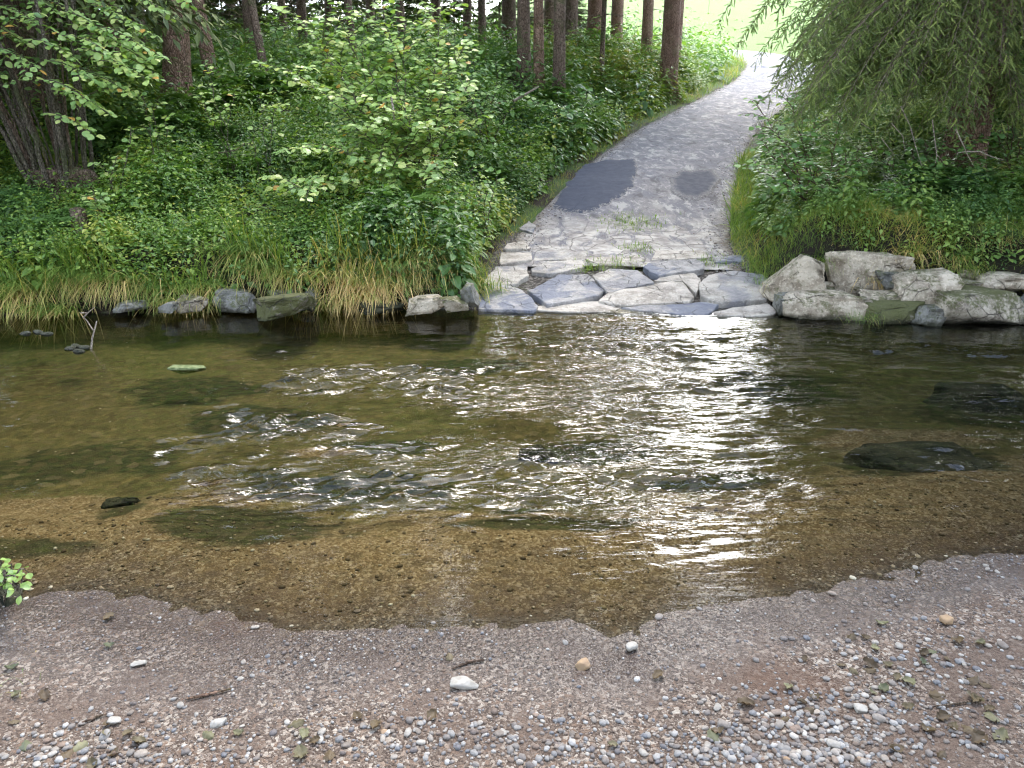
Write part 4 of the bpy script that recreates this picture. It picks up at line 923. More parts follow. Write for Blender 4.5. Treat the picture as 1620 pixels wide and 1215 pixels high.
# short grass: verges, right bank top, track tufts
def grass(acc, N, xr, yr, cond, H, dens=None, varc=(.45, .3), types=(0, 1), tilt=.35, zf=ground):
    T = [(BL[t][0] * H, BL[t][1]) for t in types]; scatter(acc, T, N, xr, yr, cond, 1.0, dens, varc, tilt, zf)
A4 = Acc()
grass(A4, 60000, (-1, 8.5), (8.6, 26), lambda x, y: (sl_(x, y) > -.02) & (sl_(x, y) < .6) & (tb_(x, y) > .3), .14, varc=(.62, .25))
grass(A4, 45000, (2.8, 9), (8.2, 16), lambda x, y: (sr_(x, y) > -.05) & (sr_(x, y) < 1.3) & (tb_(x, y) > .9), .20, varc=(.5, .25))
grass(A4, 34000, (3.0, 8.5), (7.7, 9.9), lambda x, y: (sr_(x, y) > .0) & (tb_(x, y) > np.where(x > 4.3, .72, 1.0)), .16, lambda x, y: ss(fbm(x * 2, y * 2, s=99), -.6, .0), varc=(.62, .3), types=(0, 1, 2))
grass(A4, 9000, (-7, 1), (8.1, 9.4), lambda x, y: (sl_(x, y) > .1) & (tb_(x, y) > .15) & (tb_(x, y) < .8), .20, lambda x, y: ss(fbm(x * 2.4, y * 2, s=97), -.1, .3), varc=(.5, .3), types=(1, 2))
grass(A4, 30000, (3, 18), (24, 46), lambda x, y: (sl_(x, y) > -.02) & (sl_(x, y) < 3.5), .30, varc=(.55, .25))
grass(A4, 14000, (4, 22), (15, 42), lambda x, y: (sr_(x, y) > -.02) & (sr_(x, y) < 1.2), .22, varc=(.6, .25))
tag(A4.build('grass', MT['grass']), 'short green grass along both edges of the track and on the banks', 'grass', kind='stuff')
# bracken, yellowing, by the tree at the bend
A5 = Acc()
def blob(x, y, px, py, Z, rx, ry):
    c = pd(px, py, Z); return ((x - c[0]) / rx) ** 2 + ((y - c[1]) / ry) ** 2 < 1
scatter(A5, [compound(5, .10, .35, 10, r3, OV)], 6000, (-1, 9), (18, 32), lambda x, y: (blob(x, y, 960, 120, 24, 2.2, 4) | blob(x, y, 1090, 125, 26, 1.3, 1.6)) & (sl_(x, y) > .4), 1.5, varc=(.5, .4))
tag(A5.build('undergrowth', MT['meadow_grass']), 'yellowish bracken and moss between the trunks beside the bend', 'undergrowth', kind='stuff')
# weeds in the track
GW = 'weeds growing in the track'
for k, (px, py, n, rad, lab) in enumerate([(1000, 352, 420, .26, 'low green weed patch in the middle of the track below the dark patch'), (1012, 392, 130, .12, 'small weed tuft growing between track and slabs'),
                                    (968, 420, 260, .22, 'row of weeds in the joint behind the five sided slab'), (1125, 415, 170, .16, 'grass tuft in the slab joint at the right edge of the track'), (930, 427, 80, .1, 'tiny grass tuft beside the grey streaked slab')]):
    c = solve(px, py, track_z); a = Acc(); x = r3.normal(c[0], rad, n); y = r3.normal(c[1], rad * .9, n)
    M = rotz(r3.uniform(0, 6.28, n), .07 * r3.uniform(.4, 1.3, n)); z = track_z(x, y)
    for t in (0, 1): a.batch(BL[t][0] * np.array([3, 1, 1]) , BL[t][1], M[t::2], np.column_stack([x, y, z])[t::2] - c, r3.uniform(.1, .8, n)[t::2])
    s = n // 5; a.batch(SM[0], SM[1], frames(np.column_stack([r3.normal(size=(s, 2)), r3.uniform(.1, .6, s)]), UP, .05 * r3.uniform(.5, 1.2, s)), np.column_stack([x, y, z + .02])[:s] - c, r3.uniform(.1, .7, s))
    tag(a.build('grass_tuft', MT['grass'], loc=tuple(c)), lab, 'weed', GW)

# ------------------------------------------------------------------ sedge tufts hanging over the left bank
def tuft_mesh(seed, n, H, straw, spread=.16, fwd=.8):
    r = np.random.default_rng(seed); a = Acc(); T = [blade_t(6, 1, .45, .020, .1), blade_t(7, .62, .75, .020, .75), blade_t(7, .42, .80, .022, 1.9)]
    th = np.where(r.uniform(size=n) < .85, r.normal(math.pi, .65, n), r.uniform(0, 6.28, n))      # most blades lean to -y, over the water
    s = H * r.uniform(.5, 1.15, n); base = np.column_stack([r.normal(0, spread, n), r.normal(0, .07, n), r.uniform(-.04, 0, n)])
    k = r.choice(3, n, p=[.12, .43, .45]); var = np.clip(r.normal(straw, .2, n) + np.where(k == 2, .22, -.15), 0, 1)
    for t in range(3):
        m = k == t; a.batch(T[t][0], T[t][1], rotz(th[m], s[m]), base[m], var[m])
    return a.mesh('sedge_tuft')
spots = [(15, 440, .50, .45, 'left of all'), (60, 455, .55, .5, ''), (110, 445, .5, .5, ''), (160, 458, .45, .45, ''), (130, 425, .5, .35, ''), (205, 452, .42, .5, ''), (300, 452, .42, .6, ''), (330, 432, .42, .35, ''),
         (390, 410, .50, .35, ''), (420, 425, .46, .42, ''), (465, 438, .42, .5, ''), (505, 440, .44, .6, ''), (535, 436, .52, .78, ''), (570, 436, .52, .8, ''), (600, 428, .5, .75, ''), (555, 405, .5, .45, ''),
         (635, 418, .50, .65, ''), (665, 410, .52, .6, ''), (640, 390, .5, .35, ''), (690, 418, .42, .45, ''), (735, 405, .42, .4, ''), (755, 420, .34, .45, ''), (250, 440, .36, .3, ''), (-20, 430, .5, .5, '')]
def by(k):
    return ['at the far left end of the bank', 'second from the left end of the bank', 'over the dark undercut near the forked twig', 'just right of the forked twig', 'higher on the bank above the forked twig', 'over the flat grey stone', 'above the low greyish stone',
            'higher up behind the low greyish stone', 'tallest green one above the pale rough rock', 'above the left part of the mossy boulder', 'above the right part of the mossy boulder', 'directly right of the mossy boulder', 'left of the three straw coloured ones that touch the water',
            'middle of the three straw coloured ones that touch the water', 'right of the three straw coloured ones that touch the water', 'green one higher up behind the straw coloured ones', 'left of the white flat topped stone', 'directly above the white flat topped stone',
            'green one high above the white flat topped stone', 'above the rounded mossy stone near the ford', 'above the upright grey stone', 'last one beside the first ford slab', 'short one above the small pointed stone', 'cut by the left edge of the picture'][k]
for k, (px, py, H, st, _) in enumerate(spots):
    # bank lip
    c = pd(px, py, 8.55); y0 = float(far_y(c[0])) + (.20 if py > 425 else .46) + .10 * math.sin(k * 2.7); z0 = float(ground(c[0], y0))
    me = tuft_mesh(800 + k, 330, H * 1.15, st, .17)
    o = link('sedge_tuft', me, MT['sedge'], loc=(c[0], y0, z0)); 
    tag(o, ('straw coloured' if st > .55 else 'green') + ' arching sedge tuft, ' + by(k), 'sedge tuft', 'sedge tufts hanging over the left bank')
for k, (px, py, Zc, H, st, lab) in enumerate([(1365, 500, 7.8, .16, .2, 'small bright green tuft growing on the moss covered boulder at the water'), (1400, 405, 8.5, .34, .75, 'dry straw coloured tuft on top of the largest pitted boulder'),
        (1445, 398, 8.6, .32, .7, 'bleached grass tuft hanging over the flat mossy slab of rock'), (1530, 420, 8.5, .3, .15, 'fresh green tuft between the boulders of the right wall'), (1300, 400, 8.7, .3, .3, 'green tuft above the sloping boulder'),
        (1505, 408, 8.55, .3, .35, 'green and straw tuft above the small tan stone of the wall'), (1575, 402, 8.6, .3, .5, 'straw and green tuft above the long pale upper stone'), (1610, 392, 8.8, .3, .3, 'green tuft at the right edge above the wall'), (1545, 385, 8.9, .3, .3, 'green tuft in the shade above the flat topped grey boulder'),
        (1480, 350, 9.2, .35, .55, 'yellowish hanging tuft under the spruce'), (1560, 352, 9.3, .32, .5, 'hanging tuft below the dark hollow of the right bank'), (1235, 415, 8.6, .25, .35, 'green tuft beside the biggest slab'), (1350, 372, 9.0, .34, .4, 'broad tuft in the middle of the right bank top')]):
    c = pd(px, py, Zc); z0 = c[2] if k == 0 else max(float(ground(c[0], c[1])), .22)
    o = link('grass_tuft', tuft_mesh(860 + k, 150, H, st, .12), MT['sedge'], loc=(c[0], c[1], z0)); tag(o, lab, 'grass tuft', 'grass tufts on the right bank')

# ------------------------------------------------------------------ shrubs with leaves on arching stems
def leafy(acc, P, r, step, size, wild=.24, var=(.5, .25), tmpl=HAZ, pair=False):
    """alternate leaves along the curve P"""
    d = np.linalg.norm(np.diff(P, axis=0), axis=1); s = np.concatenate([[0], np.cumsum(d)]); q = np.arange(step * .5, s[-1], step)
    if len(q) == 0: return
    pos = np.stack([np.interp(q, s, P[:, k]) for k in range(3)], 1); tg = np.gradient(P, axis=0); T = np.stack([np.interp(q, s, tg[:, k]) for k in range(3)], 1); T /= np.linalg.norm(T, axis=1, keepdims=True)
    side = np.cross(T, UP); side /= np.linalg.norm(side, axis=1, keepdims=True) + 1e-6
    sg = np.where(np.arange(len(q)) % 2 == 0, 1, -1)[:, None]
    dr = T * .55 + side * sg * .9 + np.array([[0, 0, -.12]]) + r.normal(0, .22, (len(q), 3))
    up = UP + r.normal(0, wild, (len(q), 3)) + np.array([[0, -.35, 0]])
    acc.batch(tmpl[0], tmpl[1], frames(dr, up, size * r.uniform(.6, 1.2, len(q))), pos + dr / np.linalg.norm(dr, axis=1, keepdims=True) * .012, np.where(r.uniform(size=len(q)) < .015, 1.0, np.clip(r.normal(var[0], var[1], len(q)), 0, .93)))
def shrub(name, base, stems, label, cat, leafmat, barkmat, seed, leaf=.085, r0=.016, twigs=7, tl=(.25, .6), start=.35, step=.05, vis_stem=True, group=None, var=(.5, .25), arch=.35):
    r = np.random.default_rng(seed); root = empty(name, tuple(base), label, cat, group); LA = Acc()
    for k, e in enumerate(stems):
        e = np.array(e); b = base + np.array([r.uniform(-.12, .12), r.uniform(-.1, .1), 0]); L_ = np.linalg.norm(e - b)
        c = b * .55 + e * .45 + np.array([r.uniform(-.1, .1), r.uniform(-.1, .1), arch * L_])
        P = bez(b, c, e, 16); P[1:-1] += r.normal(0, .012, (14, 3)); rad = np.linspace(r0, .0035, 16)
        SA = Acc(); V, Fs = tube(P, rad, 6); SA.add(V, Fs)
        T = np.gradient(P, axis=0)
        for t in np.linspace(start, .98, twigs):
            i = int(t * 15); p = P[i]; tg = T[i] / np.linalg.norm(T[i]); th = r.uniform(0, 6.28)
            d = tg * .5 + np.array([math.cos(th), math.sin(th) , r.uniform(-.15, .35)]) * .8; d /= np.linalg.norm(d); l = r.uniform(*tl)
            Q_ = bez(p, p + d * l * .5 + np.array([0, 0, .05]), p + d * l + np.array([0, 0, -.12 * l]), 8)
            V, Fs = tube(Q_, np.linspace(.005, .0018, 8), 4); SA.add(V, Fs)
            leafy(LA, Q_, r, step, leaf, var=var)
        leafy(LA, P[int(16 * start):], r, step * 1.2, leaf, var=var)
        SA.build('stem', MT[barkmat], root, smooth=True)
    LA.build('foliage', MT[leafmat], root)
    return root
# big arching hazel in the middle of the left bank
hb = pd(655, 315, 10.2); hb[2] = float(ground(hb[0], hb[1]))
HZ = [(452, 108, 9.3), (560, 62, 9.8), (640, 40, 9.9), (735, 75, 9.8), (752, 148, 9.7), (505, 235, 9.0), (455, 300, 8.9), (560, 200, 9.2), (620, 130, 9.6), (690, 200, 9.5), (600, 255, 9.2), (540, 150, 9.4), (690, 110, 9.8), (500, 70, 9.9), (600, 0, 10.1), (700, 10, 10.1), (470, 30, 10.2), (660, 262, 9.4), (530, 20, 10.2), (640, 170, 9.4)]
shrub('hazel', hb, [pd(*e) for e in HZ], 'arching hazel with pale round leaves on the bank left of the track', 'shrub', 'hazel', 'hazel_bark', 41, .098, .012, 17, (.2, .75), .34, .045, arch=.22, var=(.72, .22))
# second young hazel, low, on the right of the big one by the track
hb2 = pd(770, 330, 10.0); hb2[2] = float(ground(hb2[0], hb2[1]))
shrub('hazel', hb2, [pd(*e) for e in [(700, 285, 9.5), (740, 262, 9.7), (790, 270, 9.9), (720, 320, 9.4), (770, 300, 9.6)]], 'low hazel sapling with bluish leaves between the arching hazel and the track', 'shrub', 'sapling', 'hazel_bark', 42, .075, .008, 6, (.15, .35), .3, .05, arch=.15)
# thin hazel shoots further back, right of the big one
hb3 = pd(770, 215, 13.5); hb3[2] = float(ground(hb3[0], hb3[1]))
shrub('hazel', hb3, [pd(*e) for e in [(650, 80, 13), (610, 50, 13.2), (740, 60, 13), (790, 110, 12.8), (700, 30, 13.2), (830, 150, 12.8), (770, 150, 12.6), (730, 120, 12.6)]], 'loose hazel with small leaves behind the arching hazel, before the dark trunks', 'shrub', 'hazel', 'hazel_bark', 43, .085, .012, 8, (.3, .7), .3, .06, arch=.2, var=(.35, .25))
# multi-stemmed hazel clump at the left edge
cb = pd(95, 235, 10.2); cb[2] = float(ground(cb[0], cb[1]))
r4 = np.random.default_rng(77); root = empty('hazel_clump', tuple(cb), 'many stemmed brown hazel clump fanning out of a dark stool at the left edge', 'shrub'); LA = Acc()
for k in range(30):
    a = r4.uniform(-1, 1); bx = cb + np.array([a * .35 - .1, r4.uniform(-.25, .35), -.05]); tx = a * .95 + r4.uniform(-.35, .25) - .25
    e = bx + np.array([tx, r4.uniform(-.5, .7), r4.uniform(3.2, 4.6)]); c = (bx + e) / 2 + np.array([r4.uniform(-.25, .1), 0, .3])
    P = bez(bx, c, e, 22); P[2:] += r4.normal(0, .012, (20, 3)); V, Fs = tube(P, np.linspace(r4.uniform(.014, .036), .008, 22), 8, noise=.12, seed=k)
    SA = Acc(); SA.add(V, Fs)
    for t in np.linspace(.35, .98, 7):
        i = int(t * 21); th = r4.uniform(0, 6.28); l = r4.uniform(.3, .9); d = np.array([math.cos(th), math.sin(th) * .9 - .2, r4.uniform(-.1, .5)])
        Q_ = bez(P[i], P[i] + d * l * .5 + np.array([0, 0, .06]), P[i] + d * l + np.array([0, 0, -.15 * l]), 8); V, Fs = tube(Q_, np.linspace(.006, .002, 8), 4); SA.add(V, Fs)
        if r4.uniform() < .55: leafy(LA, Q_, r4, .06, .09, var=(.45, .25))
    SA.build('stem', MT['hazel_bark'] if k % 3 else MT['bark_dark'], root, smooth=True)
p, Fc = rock_shape(901, (.95, .7, .55), 4, .8, 3, .12, .05); link('stool', mesh('stool', p, [Fc], True), MT['bark_dark'], root, loc=(0, .1, .1))
# leaf sprays of the clump reaching right
for (px, py, Z) in [(190, 70, 9.4), (200, 110, 9.3), (235, 100, 9.4), (150, 130, 9.2), (215, 40, 9.6), (170, 180, 9.3), (100, 60, 9.3), (60, 110, 9.2), (205, 150, 9.3), (130, 30, 9.5), (245, 60, 9.6), (225, 75, 9.2), (262, 95, 9.3), (120, 95, 9.1), (165, 50, 9.3), (90, 20, 9.4), (235, 130, 9.1), (180, 90, 9.0), (60, 40, 9.3), (255, 15, 9.6), (300, 8, 9.6), (140, 160, 9.1), (40, 70, 9.4), (180, 20, 9.7), (150, 215, 9.2), (250, 120, 9.4)]:
    e = pd(px, py, Z); s0 = e + np.array([-.75, .35, .25]); P = bez(s0, (s0 + e) / 2 + np.array([0, 0, .14]), e, 10); V, Fs = tube(P, np.linspace(.008, .002, 10), 4)
    SA = Acc(); SA.add(V, Fs); leafy(LA, P, r4, .045, .095, var=(.68, .22))
    for t in (.35, .55, .75, .9):
        i = int(t * 9); d = np.array([r4.uniform(-.1, .5), r4.uniform(-.6, .5), r4.uniform(-.3, .1)]); Q_ = bez(P[i], P[i] + d * .2, P[i] + d * .38 + np.array([0, 0, -.05]), 6); leafy(LA, Q_, r4, .045, .09, var=(.7, .2)); V, Fs = tube(Q_, np.linspace(.004, .0015, 6), 4); SA.add(V, Fs)
    SA.build('twig', MT['hazel_bark'], root, smooth=True)
LA.build('foliage', MT['hazel'], root)
# thin sprigs with bright leaves
def sprig(base, stems, lab, seed, mat='hazel', leaf=.08):
    b = pd(*base); b[2] = float(ground(b[0], b[1])); return shrub('hazel_shoot', b, [pd(*e) for e in stems], lab, 'shoot', mat, 'hazel_bark', seed, leaf, .006, 3, (.12, .25), .65, .045, group='hazel shoots in the undergrowth', var=(.75, .2), arch=.1)
sprig((360, 240, 10.5), [(330, 110, 10), (372, 145, 10), (310, 150, 10)], 'thin hazel shoot with yellowish leaves in front of the thick reddish trunk', 51)
sprig((420, 230, 10.3), [(410, 150, 10), (435, 170, 10), (400, 200, 10)], 'hazel shoot between the leaning thin trunk and the arching hazel', 52)
sprig((165, 345, 9.0), [(160, 310, 8.8), (150, 318, 8.8)], 'short shoot with a few yellow green leaves low on the left bank', 53)
sprig((180, 300, 9.4), [(182, 250, 9.2), (165, 262, 9.2), (212, 205, 9.4)], 'shoot with light leaves below the hazel clump', 54)
sprig((250, 250, 10.0), [(240, 165, 9.8), (225, 150, 9.8), (262, 185, 9.8)], 'hanging spray of leaves just left of the thick reddish trunk', 55)
for k_, (bx, Z, es, lab_) in enumerate([((470, 130), 17, [(430, 60, 16.5), (480, 40, 16.8), (510, 90, 16.4), (440, 110, 16.2)], 'small leafy bush under the sky gaps behind the arching hazel'),
    ((360, 125), 19, [(330, 60, 18.5), (380, 50, 18.6), (400, 90, 18.2), (345, 100, 18)], 'small leafy bush between the slim brown spruce and the leaning trunk'),
    ((600, 110), 18, [(560, 20, 17.5), (620, 10, 17.6), (650, 40, 17.4), (580, 60, 17)], 'leafy bush whose top shows above the arching hazel'),
    ((170, 130), 14.5, [(130, 40, 14), (190, 30, 14.2), (230, 50, 14), (160, 90, 13.6), (110, 90, 13.8)], 'leafy bush behind the sprays of the hazel clump'),
    ((900, 170), 15.5, [(860, 165, 15), (930, 150, 15.4), (900, 175, 15)], 'low bush in front of the dark trunks beside the track')]):
    b_ = pd(bx[0], bx[1], Z); b_[2] = float(ground(b_[0], b_[1])); shrub('bush', b_, [pd(*e) for e in es], lab_, 'bush', 'sapling', 'hazel_bark', 70 + k_, .13, .012, 9, (.3, .8), .25, .07, arch=.2, var=(.55, .25), group='small bushes in the wood')
# sapling on the right of the track
sb = pd(1290, 330, 9.9); sb[2] = float(ground(sb[0], sb[1]))
shrub('sapling', sb, [pd(*e) for e in [(1190, 160, 9.4), (1215, 200, 9.3), (1245, 150, 9.6), (1180, 265, 9.2), (1235, 250, 9.2), (1290, 190, 9.6), (1330, 180, 9.8), (1350, 250, 9.4), (1290, 260, 9.2), (1390, 230, 9.7), (1235, 300, 9.2), (1320, 300, 9.2), (1205, 225, 9.3), (1260, 200, 9.5)]],
      'broad leaved sapling leaning over the right edge of the track', 'sapling', 'sapling', 'bark_dark', 61, .085, .012, 8, (.2, .45), .4, .05, arch=.12, var=(.5, .25))
sb = pd(1440, 330, 10.2); sb[2] = float(ground(sb[0], sb[1]))
shrub('sapling', sb, [pd(*e) for e in [(1400, 260, 9.8), (1440, 300, 9.5), (1480, 270, 9.9), (1520, 290, 9.8), (1380, 310, 9.4), (1560, 300, 9.8), (1600, 280, 10), (1470, 220, 9.9), (1510, 200, 10), (1550, 215, 9.9), (1590, 230, 9.9), (1440, 235, 9.9), (1530, 240, 9.7)]],
      'low bush with dark leaves under the hanging spruce twigs', 'bush', 'sapling', 'bark_dark', 62, .08, .008, 9, (.2, .45), .3, .05, arch=.15, var=(.35, .25))
sb = pd(1610, 270, 10.4); sb[2] = float(ground(sb[0], sb[1]))
shrub('sapling', sb, [pd(*e) for e in [(1590, 140, 10.2), (1620, 160, 10.2), (1610, 110, 10.4), (1570, 200, 10), (1640, 200, 10)]],
      'yellowish leaved bush beside the big spruce trunk at the right edge', 'bush', 'hazel', 'bark_dark', 63, .06, .008, 7, (.2, .4), .3, .05, arch=.15, var=(.3, .3))
# plant at the left end of the near shore
pb = shore_pt(-5, 950)
shrub('water_plant', pb, [pd(12, 905, 3.35), pd(28, 930, 3.25), pd(5, 885, 3.4), pd(22, 912, 3.3), pd(-10, 900, 3.4)], 'small green plant with oval leaves over the water at the left shore', 'plant', 'sapling', 'hazel_bark', 64, .035, .003, 2, (.03, .06), .5, .025, arch=.2, var=(.85, .15))
# grassy plant clump on the shore at the left edge
o = link('grass_tuft', tuft_mesh(880, 60, .12, .3, .04), MT['sedge'], loc=tuple(shore_pt(8, 1095))); tag(o, 'dark withered tuft at the left edge of the near shore', 'grass tuft')

# ------------------------------------------------------------------ trees
def sprig_t(n=30, L_=1.0, nl=.23, w_=.075):
    V, q = [], []
    for k in range(n):
        t = (k + .5) / n; th = k * 2.4; d = np.array([math.cos(th) * .8, .62, math.sin(th) * .8 * .7 + .12]); d /= np.linalg.norm(d); s = np.cross(d, [0, 1, .3]); s /= np.linalg.norm(s)
        b = np.array([0, t * L_, 0]); l = nl * (1.1 - .4 * t); i = len(V); V += [b - s * w_ / 2, b + s * w_ / 2, b + d * l]; q.append((i, i + 1, i + 2))
    i = len(V); V += [(-.012, 0, 0), (.012, 0, 0), (.006, L_, 0), (-.006, L_, 0)]
    return np.array(V), [np.array(q), np.array([(i, i + 1, i + 2, i + 3)])]
SPR = sprig_t()
def spruce_branch(LA, BA, P, r, lat=.12, ll=(.3, .65), hang=.6, sp=.055, sl=.12, var=(.5, .22)):
    V, Fs = tube(P, np.linspace(.012, .003, len(P)), 5); BA.add(V, Fs)
    d = np.linalg.norm(np.diff(P, axis=0), axis=1); s = np.concatenate([[0], np.cumsum(d)]); q = np.arange(.42 * s[-1], s[-1], lat)
    tg = np.gradient(P, axis=0)
    for j, qq in enumerate(q):
        p = np.array([np.interp(qq, s, P[:, k]) for k in range(3)]); T = np.array([np.interp(qq, s, tg[:, k]) for k in range(3)]); T /= np.linalg.norm(T)
        sd = np.cross(T, [0, 0, 1]); sd /= np.linalg.norm(sd) + 1e-6; sg = 1 if j % 2 else -1; f = 1 - .55 * qq / s[-1]
        l = r.uniform(*ll) * f; e = p + (T * .45 + sd * sg * .65 + np.array([0, 0, -hang * r.uniform(.6, 1.5)]) + r.normal(0, .12, 3)) * l
        c = p + (T * .4 + sd * sg * .6) * l * .6
        Q_ = bez(p, c, e, 7); V, Fs = tube(Q_, np.linspace(.0035, .0015, 7), 4); BA.add(V, Fs)
        d2 = np.linalg.norm(np.diff(Q_, axis=0), axis=1); s2 = np.concatenate([[0], np.cumsum(d2)]); u = np.arange(.03, s2[-1] + .02, sp)
        pos = np.stack([np.interp(u, s2, Q_[:, k]) for k in range(3)], 1); t2 = np.gradient(Q_, axis=0); TT = np.stack([np.interp(u, s2, t2[:, k]) for k in range(3)], 1); TT /= np.linalg.norm(TT, axis=1, keepdims=True)
        s3 = np.cross(TT, [[.2, -.6, .8]]); s3 /= np.linalg.norm(s3, axis=1, keepdims=True) + 1e-6; g2 = np.where(np.arange(len(u)) % 2, 1, -1)[:, None]
        dr = TT * .6 + s3 * g2 * .95 + np.array([[0, 0, -.3]]) + r.normal(0, .12, (len(u), 3))
        dr = np.vstack([dr, TT[-1:]]); pos = np.vstack([pos, Q_[-1:]])
        LA.batch(SPR[0], SPR[1], frames(dr, UP, sl * r.uniform(.6, 1.25, len(dr)), r.uniform(-1, 1, len(dr))), pos, np.clip(r.normal(*var, len(dr)), 0, 1))
def trunk_mesh(b, top, r0, seed, n=22, flare=.45, r1=None, bend=.05):
    h = top[2] - b[2]; t = np.concatenate([np.linspace(0, .12, 10), np.linspace(.15, 1, 26)]); P = b + (top - b) * t[:, None]
    rr = np.random.default_rng(seed); P[:, 0] += bend * np.sin(t * 5 + seed); P[:, 1] += bend * np.cos(t * 4 + seed) - bend
    rad = r0 * (1 - t * (1 - (r1 or .15))) + r0 * flare * np.exp(-t * h / .28)
    th = np.linspace(0, 2 * np.pi, n, endpoint=False)
    lob = 1 + (.22 * np.exp(-t * h / .3))[:, None] * np.sin(th * 5 + seed)[None] + .05 * fbm(np.cos(th)[None] * 3 + seed, np.sin(th)[None] * 3 + t[:, None] * 0, t[:, None] * h * 3, o=3, s=seed)
    X = P[:, 0, None] + np.cos(th) * rad[:, None] * lob; Y_ = P[:, 1, None] + np.sin(th) * rad[:, None] * lob; Z_ = np.broadcast_to(P[:, 2, None], X.shape)
    V = np.stack([X, Y_, Z_], -1).reshape(-1, 3); i = np.arange(len(t) - 1)[:, None] * n; j = np.arange(n)[None]; j2 = (j + 1) % n
    return V, [np.stack([i + j, i + j2, i + n + j2, i + n + j], -1).reshape(-1, 4)], P, rad
# crown templates for the tall spruces (unit: height 1, radius about 1)
CR = []
for k in range(4):
    r = np.random.default_rng(1000 + k); a = Acc(); q = leaf_t(1, .34, .2, .2, 2, .5); near_ = k == 3
    for b in range(190 if near_ else 120):
        t = r.uniform(0, 1) ** 1.1; th = r.uniform(0, 6.28); rad = (1 - t) ** .8 * r.uniform(.75, 1.1) + .05; m = int((20 + 330 * rad) if near_ else (14 + 170 * rad))
        u = r.uniform(.12, 1, m); d = np.array([math.cos(th), math.sin(th), 0]); side = np.array([-d[1], d[0], 0])
        pos = d * (u * rad)[:, None] + side * (r.normal(0, .16, m) * u * rad * 1.2)[:, None]; pos[:, 2] = t - .06 * u * rad - np.abs(r.normal(0, .012, m))
        dr = d * .5 + side * r.normal(0, .6, m)[:, None] + np.array([0, 0, -.25]) + r.normal(0, .2, (m, 3)); fr = frames(dr, UP, (.075 if near_ else .15) * r.uniform(.6, 1.3, m)); fr[:, 2, :] *= .17
        a.batch(q[0], q[1], fr, pos, r.uniform(0, 1, m))
    CR.append(a.mesh('crown')); CR[-1].materials.append(MT['far_needle'])
